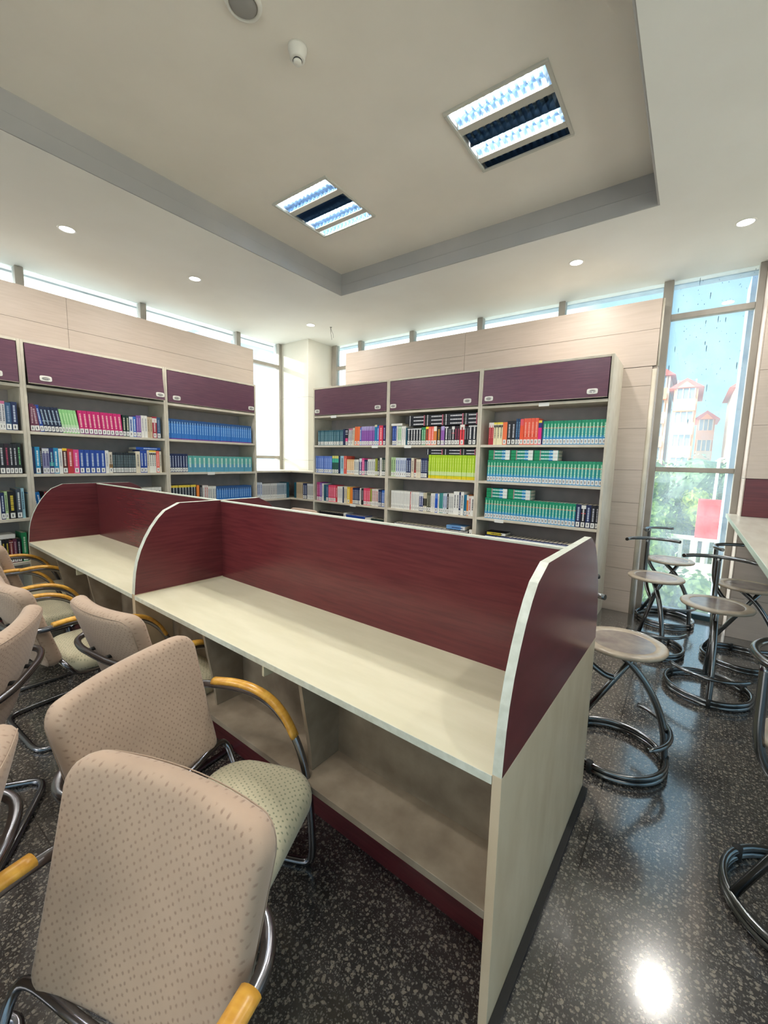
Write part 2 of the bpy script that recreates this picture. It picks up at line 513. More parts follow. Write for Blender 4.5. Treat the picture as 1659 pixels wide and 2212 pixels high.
# shelf contents: (bay, shelf, [(from, to, how many, height, style, lean)])
SHELVES = [
 ('LA',1,[(1.120,1.164,2,0.250,'whitepink'),(1.164,1.205,1,0.240,'steel'),(1.205,1.247,1,0.250,'navyl'),]),
 ('LA',2,[(1.060,1.134,2,0.270,'blackl'),(1.134,1.165,1,0.270,'maroonblack'),(1.165,1.221,2,0.270,'blackl'),(1.221,1.250,1,0.280,'blackg'),]),
 ('LA',3,[(1.049,1.078,1,0.250,'white'),(1.078,1.107,1,0.240,'navyl'),(1.107,1.128,1,0.250,'palegreenl'),(1.128,1.187,1,0.250,'blackyellow'),(1.187,1.224,1,0.270,'slate'),(1.224,1.247,1,0.275,'paleblue'),]),
 ('LA',4,[(1.020,1.059,1,0.220,'white'),(1.059,1.110,2,0.220,'blackyellow'),(1.110,1.139,1,0.210,'darkred'),(1.139,1.166,1,0.220,'maroon'),(1.166,1.196,1,0.220,'blackl'),(1.202,1.242,1,0.270,'green'),]),
 ('LB',1,[(1.333,1.366,1,0.250,'maroon'),(1.366,1.407,1,0.235,'maroon',6),(1.407,1.438,1,0.245,'royal',8),(1.438,1.584,5,0.235,'navyscript',9),(1.584,1.725,6,0.225,'palegreen',8),(1.725,2.119,10,0.230,'magenta',4),(2.119,2.184,2,0.225,'darkgreen'),(2.184,2.225,1,0.215,'whiteblue'),(2.225,2.257,1,0.220,'blue'),(2.257,2.309,2,0.235,'violet'),(2.309,2.374,2,0.240,'white'),(2.374,2.429,2,0.230,'tan'),(2.429,2.480,1,0.240,'redlab'),(2.480,2.520,1,0.235,'steel'),]),
 ('LB',2,[(1.304,1.330,1,0.250,'white'),(1.330,1.349,1,0.240,'navy'),(1.349,1.386,1,0.250,'cyan'),(1.386,1.402,1,0.240,'black'),(1.402,1.456,2,0.240,'lavender'),(1.456,1.491,1,0.240,'navyteal'),(1.491,1.531,1,0.245,'cyan'),(1.531,1.562,1,0.240,'white'),(1.562,1.601,1,0.245,'brownyellow'),(1.601,1.651,1,0.240,'red'),(1.651,1.699,1,0.235,'pink'),(1.699,1.933,5,0.235,'royal'),(1.933,1.967,1,0.235,'white'),(1.967,2.000,1,0.220,'creamlab'),(2.000,2.233,15,0.215,'blackthin'),(2.233,2.280,1,0.235,'cream'),(2.280,2.356,2,0.250,'royal'),(2.356,2.378,1,0.250,'cream'),(2.378,2.457,3,0.250,'whiteyellow'),(2.457,2.491,1,0.245,'salmon'),(2.491,2.514,1,0.240,'cream'),]),
 ('LB',3,[(1.304,1.391,3,0.235,'bluewhite',8),(1.395,1.478,3,0.235,'blackred'),(2.166,2.497,9,0.235,'whitelab'),]),
 ('LC',1,[(2.605,3.776,36,0.235,'sky'),]),
 ('LC',2,[(2.602,2.832,7,0.220,'navyl'),(2.835,3.773,15,0.200,'aqua'),]),
 ('LC',3,[(2.589,2.930,9,0.250,'blackyellowtop'),(2.937,2.972,1,0.240,'orange'),(2.976,3.011,1,0.240,'black'),(3.015,3.043,1,0.235,'white'),(3.043,3.091,2,0.235,'redwhite'),(3.091,3.209,4,0.220,'whitelab'),(3.214,3.760,16,0.210,'sky'),]),
 ('CL',3,[(3.855,3.94,3,.245,'whiteblue'),(3.94,4.20,9,.225,'greymix'),(4.20,4.37,6,.225,'slatewhite'),(4.37,4.425,2,.235,'darkteal')]),
 ('CR',3,[(-4.895,-4.845,2,.235,'darkteal'),(-4.845,-4.70,4,.24,'tan'),(-4.70,-4.61,2,.23,'navyl'),(-4.61,-4.47,4,.23,'greymix')]),
 ('RA',1,[(-4.375,-4.030,9,0.210,'slateteal'),(-4.030,-3.893,4,0.210,'slateteal'),(-3.893,-3.857,1,0.220,'navy'),(-3.857,-3.812,1,0.215,'zebra'),(-3.812,-3.729,3,0.225,'whitepink',-4),(-3.729,-3.694,1,0.230,'cream',-3),(-3.694,-3.605,2,0.245,'orangel',-3),(-3.605,-3.571,1,0.235,'blue'),(-3.571,-3.349,7,0.245,'purple'),(-3.349,-3.309,1,0.260,'blueyellow'),(-3.309,-3.277,1,0.245,'blue'),(-3.277,-3.214,1,0.250,'pinkred'),(-3.214,-3.175,1,0.250,'navypurple'),]),
 ('RA',2,[(-4.423,-4.100,8,0.240,'periwinkle'),(-4.100,-3.979,3,0.245,'darkyellow'),(-3.979,-3.942,1,0.240,'navy'),(-3.942,-3.878,1,0.245,'paleblue'),(-3.878,-3.824,1,0.245,'redorange'),(-3.824,-3.692,4,0.200,'orangepale'),(-3.692,-3.605,3,0.200,'whitelab'),(-3.601,-3.554,1,0.215,'navywhite'),(-3.554,-3.512,1,0.220,'pink'),(-3.512,-3.454,2,0.200,'navyl'),(-3.454,-3.331,4,0.210,'whitelab'),(-3.331,-3.291,1,0.220,'olive'),(-3.291,-3.259,1,0.225,'blackl'),(-3.259,-3.223,1,0.230,'white'),(-3.223,-3.164,2,0.230,'darkgreen'),]),
 ('RA',3,[(-4.398,-4.337,2,0.265,'purplepink'),(-4.337,-4.295,1,0.260,'violet'),(-4.295,-4.261,1,0.250,'white'),(-4.261,-4.210,1,0.235,'darkteal'),(-4.210,-4.169,1,0.235,'steel'),(-4.165,-4.021,5,0.235,'pinkl'),(-4.021,-3.992,1,0.230,'red'),(-3.992,-3.894,3,0.225,'white'),(-3.894,-3.871,1,0.220,'navy'),(-3.866,-3.808,2,0.230,'cream'),(-3.808,-3.755,1,0.225,'yellow'),(-3.755,-3.709,1,0.225,'orange'),(-3.709,-3.582,5,0.220,'navyl'),(-3.582,-3.560,1,0.225,'white'),(-3.560,-3.516,1,0.220,'black'),(-3.516,-3.408,4,0.225,'pinkl'),(-3.408,-3.373,1,0.225,'olive'),(-3.373,-3.268,4,0.225,'redwhite'),(-3.268,-3.220,2,0.220,'navyl'),(-3.213,-3.166,2,0.215,'blue'),]),
 ('RA',4,[(-4.353,-3.880,10,0.250,'blackyellow'),(-3.873,-3.833,1,0.265,'white'),(-3.825,-3.493,9,0.245,'royal'),(-3.485,-3.391,4,0.235,'white'),(-3.384,-3.168,7,0.235,'darkgreen'),]),
 ('RB',1,[(-3.067,-3.004,2,0.235,'royall'),(-3.004,-2.983,1,0.235,'white'),(-2.981,-2.928,2,0.230,'greenwhite'),(-2.928,-2.867,2,0.230,'white'),(-2.867,-2.841,1,0.210,'darkteal'),(-2.841,-2.640,5,0.205,'blacktitle'),(-2.640,-2.583,2,0.210,'green'),(-2.583,-2.542,1,0.215,'orangebrown'),(-2.542,-2.471,2,0.215,'salmon'),(-2.471,-2.431,1,0.215,'orangewhite'),(-2.431,-2.377,1,0.205,'blackgold'),(-2.377,-2.331,2,0.215,'purple'),(-2.331,-2.285,1,0.215,'blacktitle'),(-2.285,-2.240,2,0.210,'blackl'),(-2.240,-2.203,1,0.215,'blackwhite'),(-2.203,-2.137,2,0.210,'maroonblack'),(-2.137,-2.079,1,0.225,'redtop'),(-2.079,-2.030,2,0.210,'black'),(-2.030,-1.890,3,0.220,'blacktitle'),]),
 ('RB',2,[(-3.073,-3.005,2,0.240,'palegreenl'),(-3.005,-2.845,5,0.235,'whiteblue'),(-2.845,-2.776,2,0.230,'navyl'),(-2.776,-2.733,1,0.235,'cream'),(-2.733,-2.699,1,0.225,'brownred'),(-2.699,-2.633,3,0.220,'cream'),(-2.633,-2.544,4,0.235,'navyl'),(-2.544,-2.526,1,0.230,'black'),(-2.526,-1.880,21,0.275,'lime'),]),
 ('RB',3,[(-3.060,-2.774,12,0.225,'whiteseries'),(-2.774,-2.761,1,0.225,'red'),(-2.761,-2.642,6,0.225,'whiteseries'),(-2.642,-2.583,2,0.225,'navywhite'),(-2.583,-2.534,2,0.225,'creamdark'),(-2.534,-2.477,2,0.225,'olivedark'),(-2.477,-2.421,2,0.225,'white'),(-2.421,-2.385,1,0.225,'bluel'),(-2.385,-2.365,1,0.225,'white'),(-2.365,-2.314,2,0.235,'teall'),(-2.314,-2.264,2,0.235,'whiteblue'),(-2.264,-2.241,1,0.230,'blackl'),(-2.241,-2.180,3,0.240,'whitelab'),(-2.180,-2.109,2,0.265,'whitetitle'),(-2.109,-2.087,1,0.260,'navyl'),(-2.087,-2.050,1,0.265,'whitetitle'),(-2.046,-2.014,1,0.235,'tealblue'),(-2.014,-1.992,1,0.235,'orangewhite'),(-1.992,-1.960,1,0.225,'redwhite'),(-1.960,-1.921,1,0.225,'whitetitle'),(-1.921,-1.882,2,0.225,'blackl'),]),
 ('RB',4,[(-3.006,-1.982,18,0.225,'blackdot'),(-1.968,-1.874,3,0.250,'whitetitle'),]),
 ('RC',1,[(-1.796,-1.739,2,0.235,'redwhitetop'),(-1.739,-1.640,3,0.235,'creamyellow'),(-1.640,-1.593,1,0.235,'orangel'),(-1.593,-1.501,2,0.245,'blackl'),(-1.501,-1.456,2,0.265,'steelnavy'),(-1.456,-1.420,1,0.260,'redorangel'),(-1.420,-1.274,4,0.265,'coral'),(-1.274,-1.240,1,0.240,'magentayellow'),(-1.240,-1.224,1,0.240,'navy'),(-1.224,-0.656,18,0.230,'teal'),]),
 ('RC',2,[(-1.788,-0.658,35,0.230,'teal'),]),
 ('RC',3,[(-1.793,-0.866,29,0.225,'teal'),(-0.866,-0.817,1,0.225,'navyl'),(-0.817,-0.775,1,0.225,'blackwhite'),(-0.775,-0.730,1,0.225,'navyl'),(-0.730,-0.690,1,0.225,'blackl'),(-0.690,-0.666,1,0.225,'blackl'),]),
 ('RC',4,[(-1.775,-0.894,21,0.220,'navydot'),]),
]
# style | look | cover | title | spine label | bands
STYLES = '''
aqua|aqua|96,176,170|214,236,224|0|0,.5,92,160,190
black|black|34,34,40|170,170,176|0|
blackdot|black white-dotted|26,28,40|-|0|.93,.97,220,220,220
blackg|black green-marked|26,34,34|120,190,130|1|
blackgold|black and gold|40,32,30|196,150,60|1|
blackl|black labelled|30,30,38|190,190,196|1|
blackred|dark red-topped|50,34,40|220,200,200|0|.85,1,150,50,60
blackthin|thin black|32,40,50|150,176,180|1|
blacktitle|black white-titled|22,28,40|236,236,236|1|.9,.96,226,226,226
blackwhite|black and white|24,24,34|230,230,230|1|.82,.97,232,232,228;.6,.64,200,60,70
blackyellow|black yellow-titled|24,26,34|214,190,70|1|
blackyellowtop|yellow-topped black|30,40,52|190,196,200|0|.88,.99,232,206,70
blue|blue|48,104,190|220,230,240|1|
bluel|bright blue|30,84,190|-|1|.75,1,90,130,210
bluewhite|blue white-lettered|24,110,180|230,236,240|1|
blueyellow|blue cream-topped|30,130,176|-|1|.9,1,230,226,190
brownred|brown and red|110,70,62|-|1|.2,.4,170,50,54
brownyellow|brown yellow-topped|84,42,34|222,210,200|1|.9,1,240,196,50
coral|coral orange|240,96,72|244,170,150|1|.3,.42,228,80,50
cream|cream|224,214,192|150,140,130|0|
creamdark|cream and dark|206,196,168|-|1|.3,.7,60,60,50
creamlab|cream tan-bottomed|222,212,196|90,80,70|1|.2,.42,170,130,80
creamyellow|cream yellow-topped|240,230,190|120,116,100|0|.92,1,240,220,80;.78,.88,60,60,60
cyan|cyan blue|28,140,190|214,236,240|1|
darkgreen|dark green|30,54,50|220,220,190|1|
darkred|dark red|120,44,48|210,170,160|1|.9,.93,220,210,200
darkteal|dark teal|24,84,104|-|0|
darkyellow|dark green yellow-topped|40,90,80|-|1|.85,1,226,220,120;.62,.84,70,190,160
green|green|40,140,90|200,230,200|1|
greenwhite|pale green-striped|200,220,196|100,170,100|1|
greymix|grey-white|206,206,204|120,120,130|1|
lavender|lavender grey|140,140,176|70,66,120|1|.8,.98,214,216,220
lime|lime green|170,206,30|218,236,120|0|0,.12,220,200,30;.14,.30,206,226,160
magenta|magenta|200,30,110|240,190,190|1|.0,.2,100,30,110
magentayellow|magenta yellow-topped|226,30,130|-|1|.7,.9,40,50,120;.9,1,240,206,60
maroon|maroon|104,50,74|190,160,170|1|
maroonblack|black maroon-marked|44,26,40|170,60,90|1|
navy|navy|26,44,86|-|0|
navydot|navy white-dotted|26,40,92|-|0|.88,.95,214,220,236
navyl|navy labelled|26,40,84|190,200,220|1|
navypurple|navy purple-marked|40,30,90|190,170,220|1|
navyscript|dark navy scripted|30,40,70|170,190,206|1|.42,.45,150,170,190
navyteal|navy teal-marked|36,48,110|150,200,200|1|.3,.45,40,150,150
navywhite|navy and white|40,60,120|230,230,240|1|.8,1,220,224,230
olive|olive|150,156,60|-|1|
olivedark|dark olive|76,80,64|180,180,160|1|
orange|orange|240,140,60|-|0|
orangebrown|orange-brown|190,90,50|60,20,50|1|.88,1,240,220,60
orangel|orange labelled|244,120,70|-|1|
orangepale|pale orange|240,196,140|250,230,200|1|
orangewhite|orange white-topped|220,130,60|-|1|.75,1,236,232,220
paleblue|pale blue|160,206,220|90,120,140|0|
palegreen|pale green|150,212,140|196,232,180|1|.22,.36,196,224,190
palegreenl|pale green labelled|176,206,150|90,110,90|1|
periwinkle|periwinkle blue|90,124,206|160,186,236|1|
pink|pink|226,70,140|250,190,210|1|
pinkl|rose pink|232,76,110|244,180,190|1|
pinkred|pink-red|226,60,90|250,180,180|1|
purple|purple lilac-topped|140,80,170|170,120,196|1|.78,1,180,170,220
purplepink|purple-pink|190,70,130|230,160,190|1|
red|red|190,50,56|240,200,196|0|
redlab|dark red white-labelled|160,44,60|220,190,190|1|.72,.92,228,224,220
redorange|red-orange|226,96,80|240,170,150|0|
redorangel|vermilion|240,90,50|-|1|.75,1,236,90,100
redtop|red white-topped|236,70,80|150,30,40|1|.75,1,236,228,220
redwhite|red and white|226,216,210|190,60,70|1|
redwhitetop|dark red white-topped|180,46,56|220,120,120|0|.78,1,232,226,220
royal|royal blue|28,70,160|190,206,230|1|
royall|deep royal blue|28,62,150|120,150,210|1|
salmon|salmon|240,110,96|250,190,180|1|
sky|sky blue|50,120,200|150,196,236|0|.78,1,40,84,140;0,.06,110,60,150
slate|slate grey|70,80,92|220,226,226|1|
slateteal|slate teal|50,100,116|140,180,190|1|
slatewhite|slate and white|170,184,196|80,100,120|1|
steel|steel blue|50,84,120|130,150,180|1|
steelnavy|steel navy|36,70,110|110,150,180|1|
tan|tan|200,180,150|150,130,100|0|
teal|green and blue|24,150,148|190,236,210|1|0,.36,60,150,206;.70,1,14,146,106;.68,.73,196,140,120
tealblue|teal blue|20,110,150|-|1|
teall|teal labelled|60,140,140|-|1|
violet|violet|130,90,170|190,170,214|1|
white|white|232,230,224|170,170,176|0|
whiteblue|white and blue|206,214,226|60,90,160|1|
whitelab|white labelled|228,228,222|120,130,140|1|
whitepink|white pink-topped|214,212,214|110,110,120|1|.9,1,200,110,150
whiteseries|matching white|236,236,230|196,196,196|1|
whitetitle|white black-titled|238,238,234|80,84,90|0|
whiteyellow|white yellow-topped|238,236,226|120,120,120|0|.92,1,240,206,80;.80,.88,60,60,60
yellow|yellow|240,200,60|250,230,140|1|
zebra|black and white striped|40,40,56|-|1|.8,.84,220,220,230;.68,.72,220,220,230;.88,.93,220,220,230;.2,.45,230,80,140
tealflat|green and blue|20,150,130|220,240,230|0|.78,.98,236,236,232;.62,.78,60,150,210;.24,.28,196,140,150;0,.24,10,140,90
blackflat|black|24,28,40|220,220,224|0|.90,.95,210,110,130;.06,.10,220,220,220
royalflat|blue|30,80,170|190,210,236|0|
blackyellowflat|black yellow-spined|30,30,36|60,56,40|0|.1,.8,214,196,60;.8,1,226,226,220
skyflat|light blue|110,160,214|60,90,140|0|.78,1,226,228,230
whiteflat|white|230,228,222|-|0|
'''

# ================================================================== ROOM SHELL
A_DESK, A_LEFT = -1.43, 1.52
CZ, TZ = 3.35, 3.579                      # ceiling, recess
m = MB(); m.box(-6.0, 3.2, -4.6, 5.3, -0.12, 0.0)
struct(m.build('floor', 'terrazzo'), 'polished dark terrazzo floor with pale chips')

# recessed ceiling: soffit ring, two-step fascia, recess top with openings for the four light fittings
TX0, TX1, TY0, TY1 = -3.353, -0.345, -1.3, 3.674
FX = [(-2.932, -2.352), (-1.368, -0.788)]
FY = [(-0.75, -0.17), (2.394, 2.974)]
m = MB()
for b in ((-6.0, TX0, -4.6, 5.3), (TX1, 3.2, -4.6, 5.3), (TX0, TX1, -4.6, TY0), (TX0, TX1, TY1, 5.3)):
    m.box(*b, CZ, 3.75, 0)
xs = [TX0, FX[0][0], FX[0][1], FX[1][0], FX[1][1], TX1]
ys = [TY0, FY[0][0], FY[0][1], FY[1][0], FY[1][1], TY1]
for i in range(5):
    for j in range(5):
        if i in (1, 3) and j in (1, 3):
            m.box(xs[i], xs[i + 1], ys[j], ys[j + 1], TZ + 0.09, TZ + 0.12, 1)
        else:
            m.box(xs[i], xs[i + 1], ys[j], ys[j + 1], TZ, TZ + 0.12, 1)
struct(m.build('ceiling', ['paint', 'traypaint']), 'white ceiling with a deep grey-beige rectangular recess')
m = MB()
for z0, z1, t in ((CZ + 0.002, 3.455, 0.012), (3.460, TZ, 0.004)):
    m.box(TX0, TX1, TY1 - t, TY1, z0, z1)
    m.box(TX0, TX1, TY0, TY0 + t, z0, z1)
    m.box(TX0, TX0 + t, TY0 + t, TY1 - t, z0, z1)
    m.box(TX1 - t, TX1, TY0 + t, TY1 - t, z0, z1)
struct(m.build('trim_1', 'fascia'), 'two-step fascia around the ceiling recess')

def tiles(m, axis, plane, back, us, zs, mi=0, g=0.003, sign=-1):
    """tiles with open joints over a dark backing; axis = normal axis (0 or 1)"""
    for a, b in zip(us[:-1], us[1:]):
        for c, d in zip(zs[:-1], zs[1:]):
            lo, hi = sorted((plane, plane - sign * 0.012))
            if axis == 1:
                m.box(a + g / 2, b - g / 2, lo, hi, c + g / 2, d - g / 2, mi)
            else:
                m.box(lo, hi, a + g / 2, b - g / 2, c + g / 2, d - g / 2, mi)
    lo, hi = sorted((plane - sign * 0.008, back))
    if axis == 1:
        m.box(us[0] + .001, us[-1] - .001, lo, hi, zs[0] + .001, zs[-1] - .001, 1)
    else:
        m.box(lo, hi, us[0] + .001, us[-1] - .001, zs[0] + .001, zs[-1] - .001, 1)

# back wall: tiled band over the bookcases, pilaster beside them, solid behind
m = MB()
tiles(m, 1, 4.9, 5.14, [-4.363, -2.397, -0.362], [2.5, 2.843, 3.12])
m.box(-4.363, -0.362, 4.913, 5.14, 3.1185, 3.121, 0)
m.box(-4.366, -4.362, 4.90, 5.14, 2.5, 3.12, 0)
tiles(m, 1, 4.9, 5.14, [-0.645, -0.392], [0, 0.232, 0.464, 0.696, 0.924, 1.155, 1.488, 1.904, 2.315, 2.497])
m.box(-4.45, -0.66, 4.93, 5.10, 0, 2.5, 2)
m.box(-0.392, -0.352, 4.93, 5.14, 0, 2.5, 0)
struct(m.build('wall_back', ['tile', 'joint', 'wall']), 'beige tiled wall band above and beside the back bookcases')
m = MB(); m.tube([(-0.376, 4.915, z) for z in (0.0, 1.2, 2.47)], 0.02, 14)
m.tube([(-0.355, 4.93, z) for z in (2.5, 2.8, 3.12)], 0.012, 10)
struct(m.build('trim_2', 'shelf'), 'cream rounded edge strip of the tiled pilaster')

# wall to the right of the tall window: tiles above and below a burgundy band
m = MB()
tiles(m, 1, 4.81, 5.2, [0.392, 1.2, 3.2], [0, 0.37, 0.74, 1.11])
m.box(0.394, 3.2, 4.806, 5.2, 1.113, 1.44, 2)
tiles(m, 1, 4.81, 5.2, [0.392, 1.2, 3.2], [1.443, 1.90, 2.36, 2.82, 3.35])
m.box(0.384, 0.392, 4.812, 5.2, 0, 1.44, 0)
m.box(0.384, 0.392, 4.812, 5.2, 1.443, 3.35, 0)
struct(m.build('wall_right_of_window', ['tile', 'joint', 'burgundy']), 'tiled wall with a burgundy band above the counter')

# left wall below the clerestory, pillar in the corner, unseen rear and right walls
m = MB(); m.box(-5.72, -5.56, -4.6, 3.80, 0, 3.0); m.box(-5.72, -5.56, 3.80, 4.64, 0, 1.28)
struct(m.build('wall_left', 'wall'))
m = MB()
for z0, z1 in ((0, 1.50), (1.503, 2.486), (2.489, CZ)):
    m.box(-5.72, -4.903, 4.64, 5.24, z0, z1, 0)
m.box(-5.715, -4.908, 4.645, 5.2, 0, CZ, 1)
struct(m.build('wall_corner_pillar', ['wall', 'joint']), 'cream corner pillar between the two window walls')
m = MB(); m.box(-5.72, 3.2, -4.72, -4.6, 0, .6); m.box(-5.72, 3.2, -4.72, -4.6, 3.1, CZ + .1)
for k in range(7):
    x = -5.72 + k * 1.4; m.box(x, min(x + .12, 3.2), -4.72, -4.6, .6, 3.1)
struct(m.build('wall_rear', 'wall'))
m = MB(); m.box(3.2, 3.32, -4.6, 5.3, 0, .5); m.box(3.2, 3.32, -4.6, 5.3, 3.1, CZ + .1)
for k in range(7):
    y = -4.6 + k * 1.6; m.box(3.2, 3.32, y, min(y + .12, 5.3), .5, 3.1)
struct(m.build('wall_right', 'wall'))

# tiled band over the left bookcases (turned a little, like the bookcases)
m = MB()
tiles(m, 0, -5.30, -5.40, [-3.6, -1.62, 1.82, 4.15], [2.42, 2.805, 3.12], sign=1)
o = m.build('wall_left_band', ['tile', 'joint']); o.rotation_euler.z = R(A_LEFT)
struct(o, 'beige tiled wall band above the left bookcases')

# ------------------------------------------------------------------ windows
def pane(parent, axis, plane, u0, u1, z0, z1):
    g = MB()
    if axis == 1:
        g.box(u0, u1, plane, plane + 0.006, z0, z1)
    else:
        g.box(plane - 0.006, plane, u0, u1, z0, z1)
    return g.build('pane', 'glass', parent)

f = MB()
wx = -5.53
for y in (-3.6, -2.4, -1.1, 0.2, 1.36, 2.523, 3.85):
    f.box(wx - .10, wx, y - .035, y + .035, 3.0, CZ, c=.003)
f.box(wx - .10, wx, 3.815, 3.885, 1.28, 3.0)
f.box(wx - .10, wx + .01, 4.585, 4.635, 1.28, CZ, c=.003)
f.box(wx - .08, wx, -4.6, 4.60, 2.965, 3.015, c=.003)
f.box(wx - .08, wx, 3.885, 4.60, 1.515, 1.56, c=.003)
f.box(wx - .08, wx, 3.885, 4.60, 1.28, 1.315)
win = f.build('window_1', 'alu'); struct(win, 'tall corner window and clerestory strip of the left wall')
for a, b in ((-3.565, -2.435), (-2.365, -1.135), (-1.065, .165), (.235, 1.325), (1.395, 2.488), (2.558, 3.815)):
    pane(win, 0, wx - .05, a, b, 3.015, CZ)
pane(win, 0, wx - .05, 3.885, 4.585, 3.015, CZ); pane(win, 0, wx - .05, 3.885, 4.585, 1.56, 2.965); pane(win, 0, wx - .05, 3.885, 4.585, 1.315, 1.515)

WY = 5.15
f = MB()
for x, hw in ((-4.84, .045), (-4.305, .035), (-3.357, .035), (-2.329, .035), (-1.342, .035)):
    f.box(x - hw, x + hw, WY, WY + .09, 0.0 if x < -4.3 else 2.5, CZ, c=.003)
f.box(-4.90, -0.385, WY + .01, WY + .08, 2.965, 3.02, c=.003)
f.box(-4.90, -0.385, WY + .01, WY + .08, 2.46, 2.50)
win = f.build('window_2', 'alu'); struct(win, 'clerestory strip of the back wall')
for a, b in ((-4.795, -4.34), (-4.27, -3.392), (-3.322, -2.364), (-2.294, -1.377), (-1.307, -.385)):
    pane(win, 1, WY + .04, a, b, 3.02, CZ)
    pane(win, 1, WY + .04, a, b, 2.50, 2.965)

f = MB()
f.box(-.382, -.300, WY, WY + .09, 0, CZ, c=.003)
f.box(.332, .384, WY - .02, WY + .09, 0, CZ, c=.003)
f.box(-.300, .332, WY + .01, WY + .08, 2.975, 3.028, c=.003)
f.box(-.300, .332, WY + .01, WY + .08, 1.478, 1.526, c=.003)
win = f.build('window_3', 'alu'); struct(win, 'tall floor-to-ceiling window beside the pilaster')
for a, b in ((3.028, CZ), (1.526, 2.975), (.05, 1.478)):
    pane(win, 1, WY + .04, -.300, .332, a, b)
m = MB(); m.box(-.30, .332, WY + .01, WY + .12, 0, .05)
m.build('window_sill', base('dark_sill', (38, 66, 76), .3), win)
# dried paint runs on the glass
rnd = random.Random(5)
m = MB()
for k in range(95):
    x = rnd.uniform(-.28, .32); z = rnd.choice((rnd.uniform(3.06, 3.32), rnd.uniform(1.9, 2.95), rnd.uniform(2.2, 2.95)))
    big = rnd.random() < .13
    w_, h_ = (rnd.uniform(.0028, .004), rnd.uniform(.018, .04)) if big else (rnd.uniform(.001, .0026), rnd.uniform(.002, .008))
    n = 8
    m.prism([(x + w_ * math.cos(2 * math.pi * q / n) * (1 if math.sin(2 * math.pi * q / n) > 0 else .6), z + h_ * math.sin(2 * math.pi * q / n)) for q in range(n)], 1, WY + .0385, WY + .0398)
m.build('paint_runs', base('dried_dark_paint', (40, 78, 96), .7), win)

# soffit, parapet and column of the building outside the glass
m = MB(); m.box(.31, 1.6, 5.55, 6.0, -4, CZ + .05)
struct(m.build('trim_3', mottled('outer_column_plaster', (150, 178, 208), (134, 164, 198), (2, 2, 2), .8)), 'pale blue-grey outer column behind the tall window')
m = MB(); m.box(-5.9, 3.2, 5.3, 5.42, CZ - .01, CZ + .3); m.box(-5.80, -5.73, -4.7, 5.3, CZ, CZ + .3)
struct(m.build('trim_4', mottled('outer_soffit_plaster', (176, 196, 214), (150, 176, 200), (2, 2, 2), .8)), 'outer roof edge above the windows')

# ================================================================== CEILING FITTINGS
def fitting(x0, y0, on, label, energy):
    S = 0.58
    t = thing('recessed_light', (x0 + S / 2, y0 + S / 2, TZ), 0, label, 'ceiling light', None)
    h = S / 2
    m = MB()
    for b in ((-h - .012, h + .012, -h - .012, -h + .008), (-h - .012, h + .012, h - .008, h + .012), (-h - .012, -h + .008, -h + .008, h - .008), (h - .008, h + .012, -h + .008, h - .008)):
        m.box(*b, -.014, .002, c=.002)
    m.build('frame', 'bar', t)
    m = MB()
    for a, b in ((.26, .36), (.78, .87)):
        m.box(-h + .008, h - .008, -h + a * S, -h + b * S, -.006, .02)
    m.box(-h + .005, h - .005, -h + .005, h - .005, .080, .086)
    m.build('divider_bar', 'bar', t)
    for k, (a, b) in enumerate(((.02, .26), (.36, .565), (.575, .78), (.87, .985))):
        ya, yb = -h + a * S, -h + b * S
        ym, hw = (ya + yb) / 2, (yb - ya) / 2
        m = MB()
        n = 8                                              # curved side reflectors
        for s in (-1, 1):
            pr = [(ym + s * (hw - (hw * .45) * (q / n) ** 1.6), -.004 + .070 * q / n) for q in range(n + 1)]
            m.add([(x, y, z) for y, z in pr for x in (-h + .01, h - .01)], [(2 * q, 2 * q + 1, 2 * q + 3, 2 * q + 2) for q in range(n)], 0, True)
        nb = 13                                            # curved cross blades
        for q in range(nb):
            x = -h + .03 + q * (S - .06) / (nb - 1)
            for e in (-1, 1):
                pts = [(x + e * (.001 + .006 * (r_ / 4) ** 1.5), -.004 + .034 * r_ / 4) for r_ in range(5)]
                m.add([(px, y, z) for px, z in pts for y in (ya + .004, yb - .004)], [(2 * r_, 2 * r_ + 1, 2 * r_ + 3, 2 * r_ + 2) for r_ in range(4)], 0, True)
        m.build('louvre', 'louvre', t)
        m = MB(); m.tube([(x, ym, .052) for x in (-h + .02, 0, h - .02)], .013, 12)
        m.build('tube', 'tube' if on[k] else 'white', t)
        if on[k]:
            ld = bpy.data.lights.new('tube_light', 'AREA')
            ld.shape = 'RECTANGLE'; ld.size = S - .06; ld.size_y = max(.02, hw * .9); ld.energy = energy; ld.color = (1.0, 0.95, 0.86)
            lo = bpy.data.objects.new('tube_light', ld); col.objects.link(lo); lo.parent = t; lo.location = (0, ym, .038)
    return t
fitting(FX[1][0], FY[1][0], (1, 0, 1, 0), 'square recessed louvre light with two lit strips, nearer the right end of the recess', LAMP)
fitting(FX[0][0], FY[1][0], (1, 0, 1, 1), 'square recessed louvre light with three lit strips, nearer the left corner of the recess', LAMP)
fitting(FX[1][0], FY[0][0], (1, 0, 1, 0), 'square recessed louvre light over the viewer, right of the pair', LAMP)  # unseen pair added over the viewer to help light the room
fitting(FX[0][0], FY[0][0], (1, 0, 1, 0), 'square recessed louvre light over the viewer, left of the pair', LAMP)

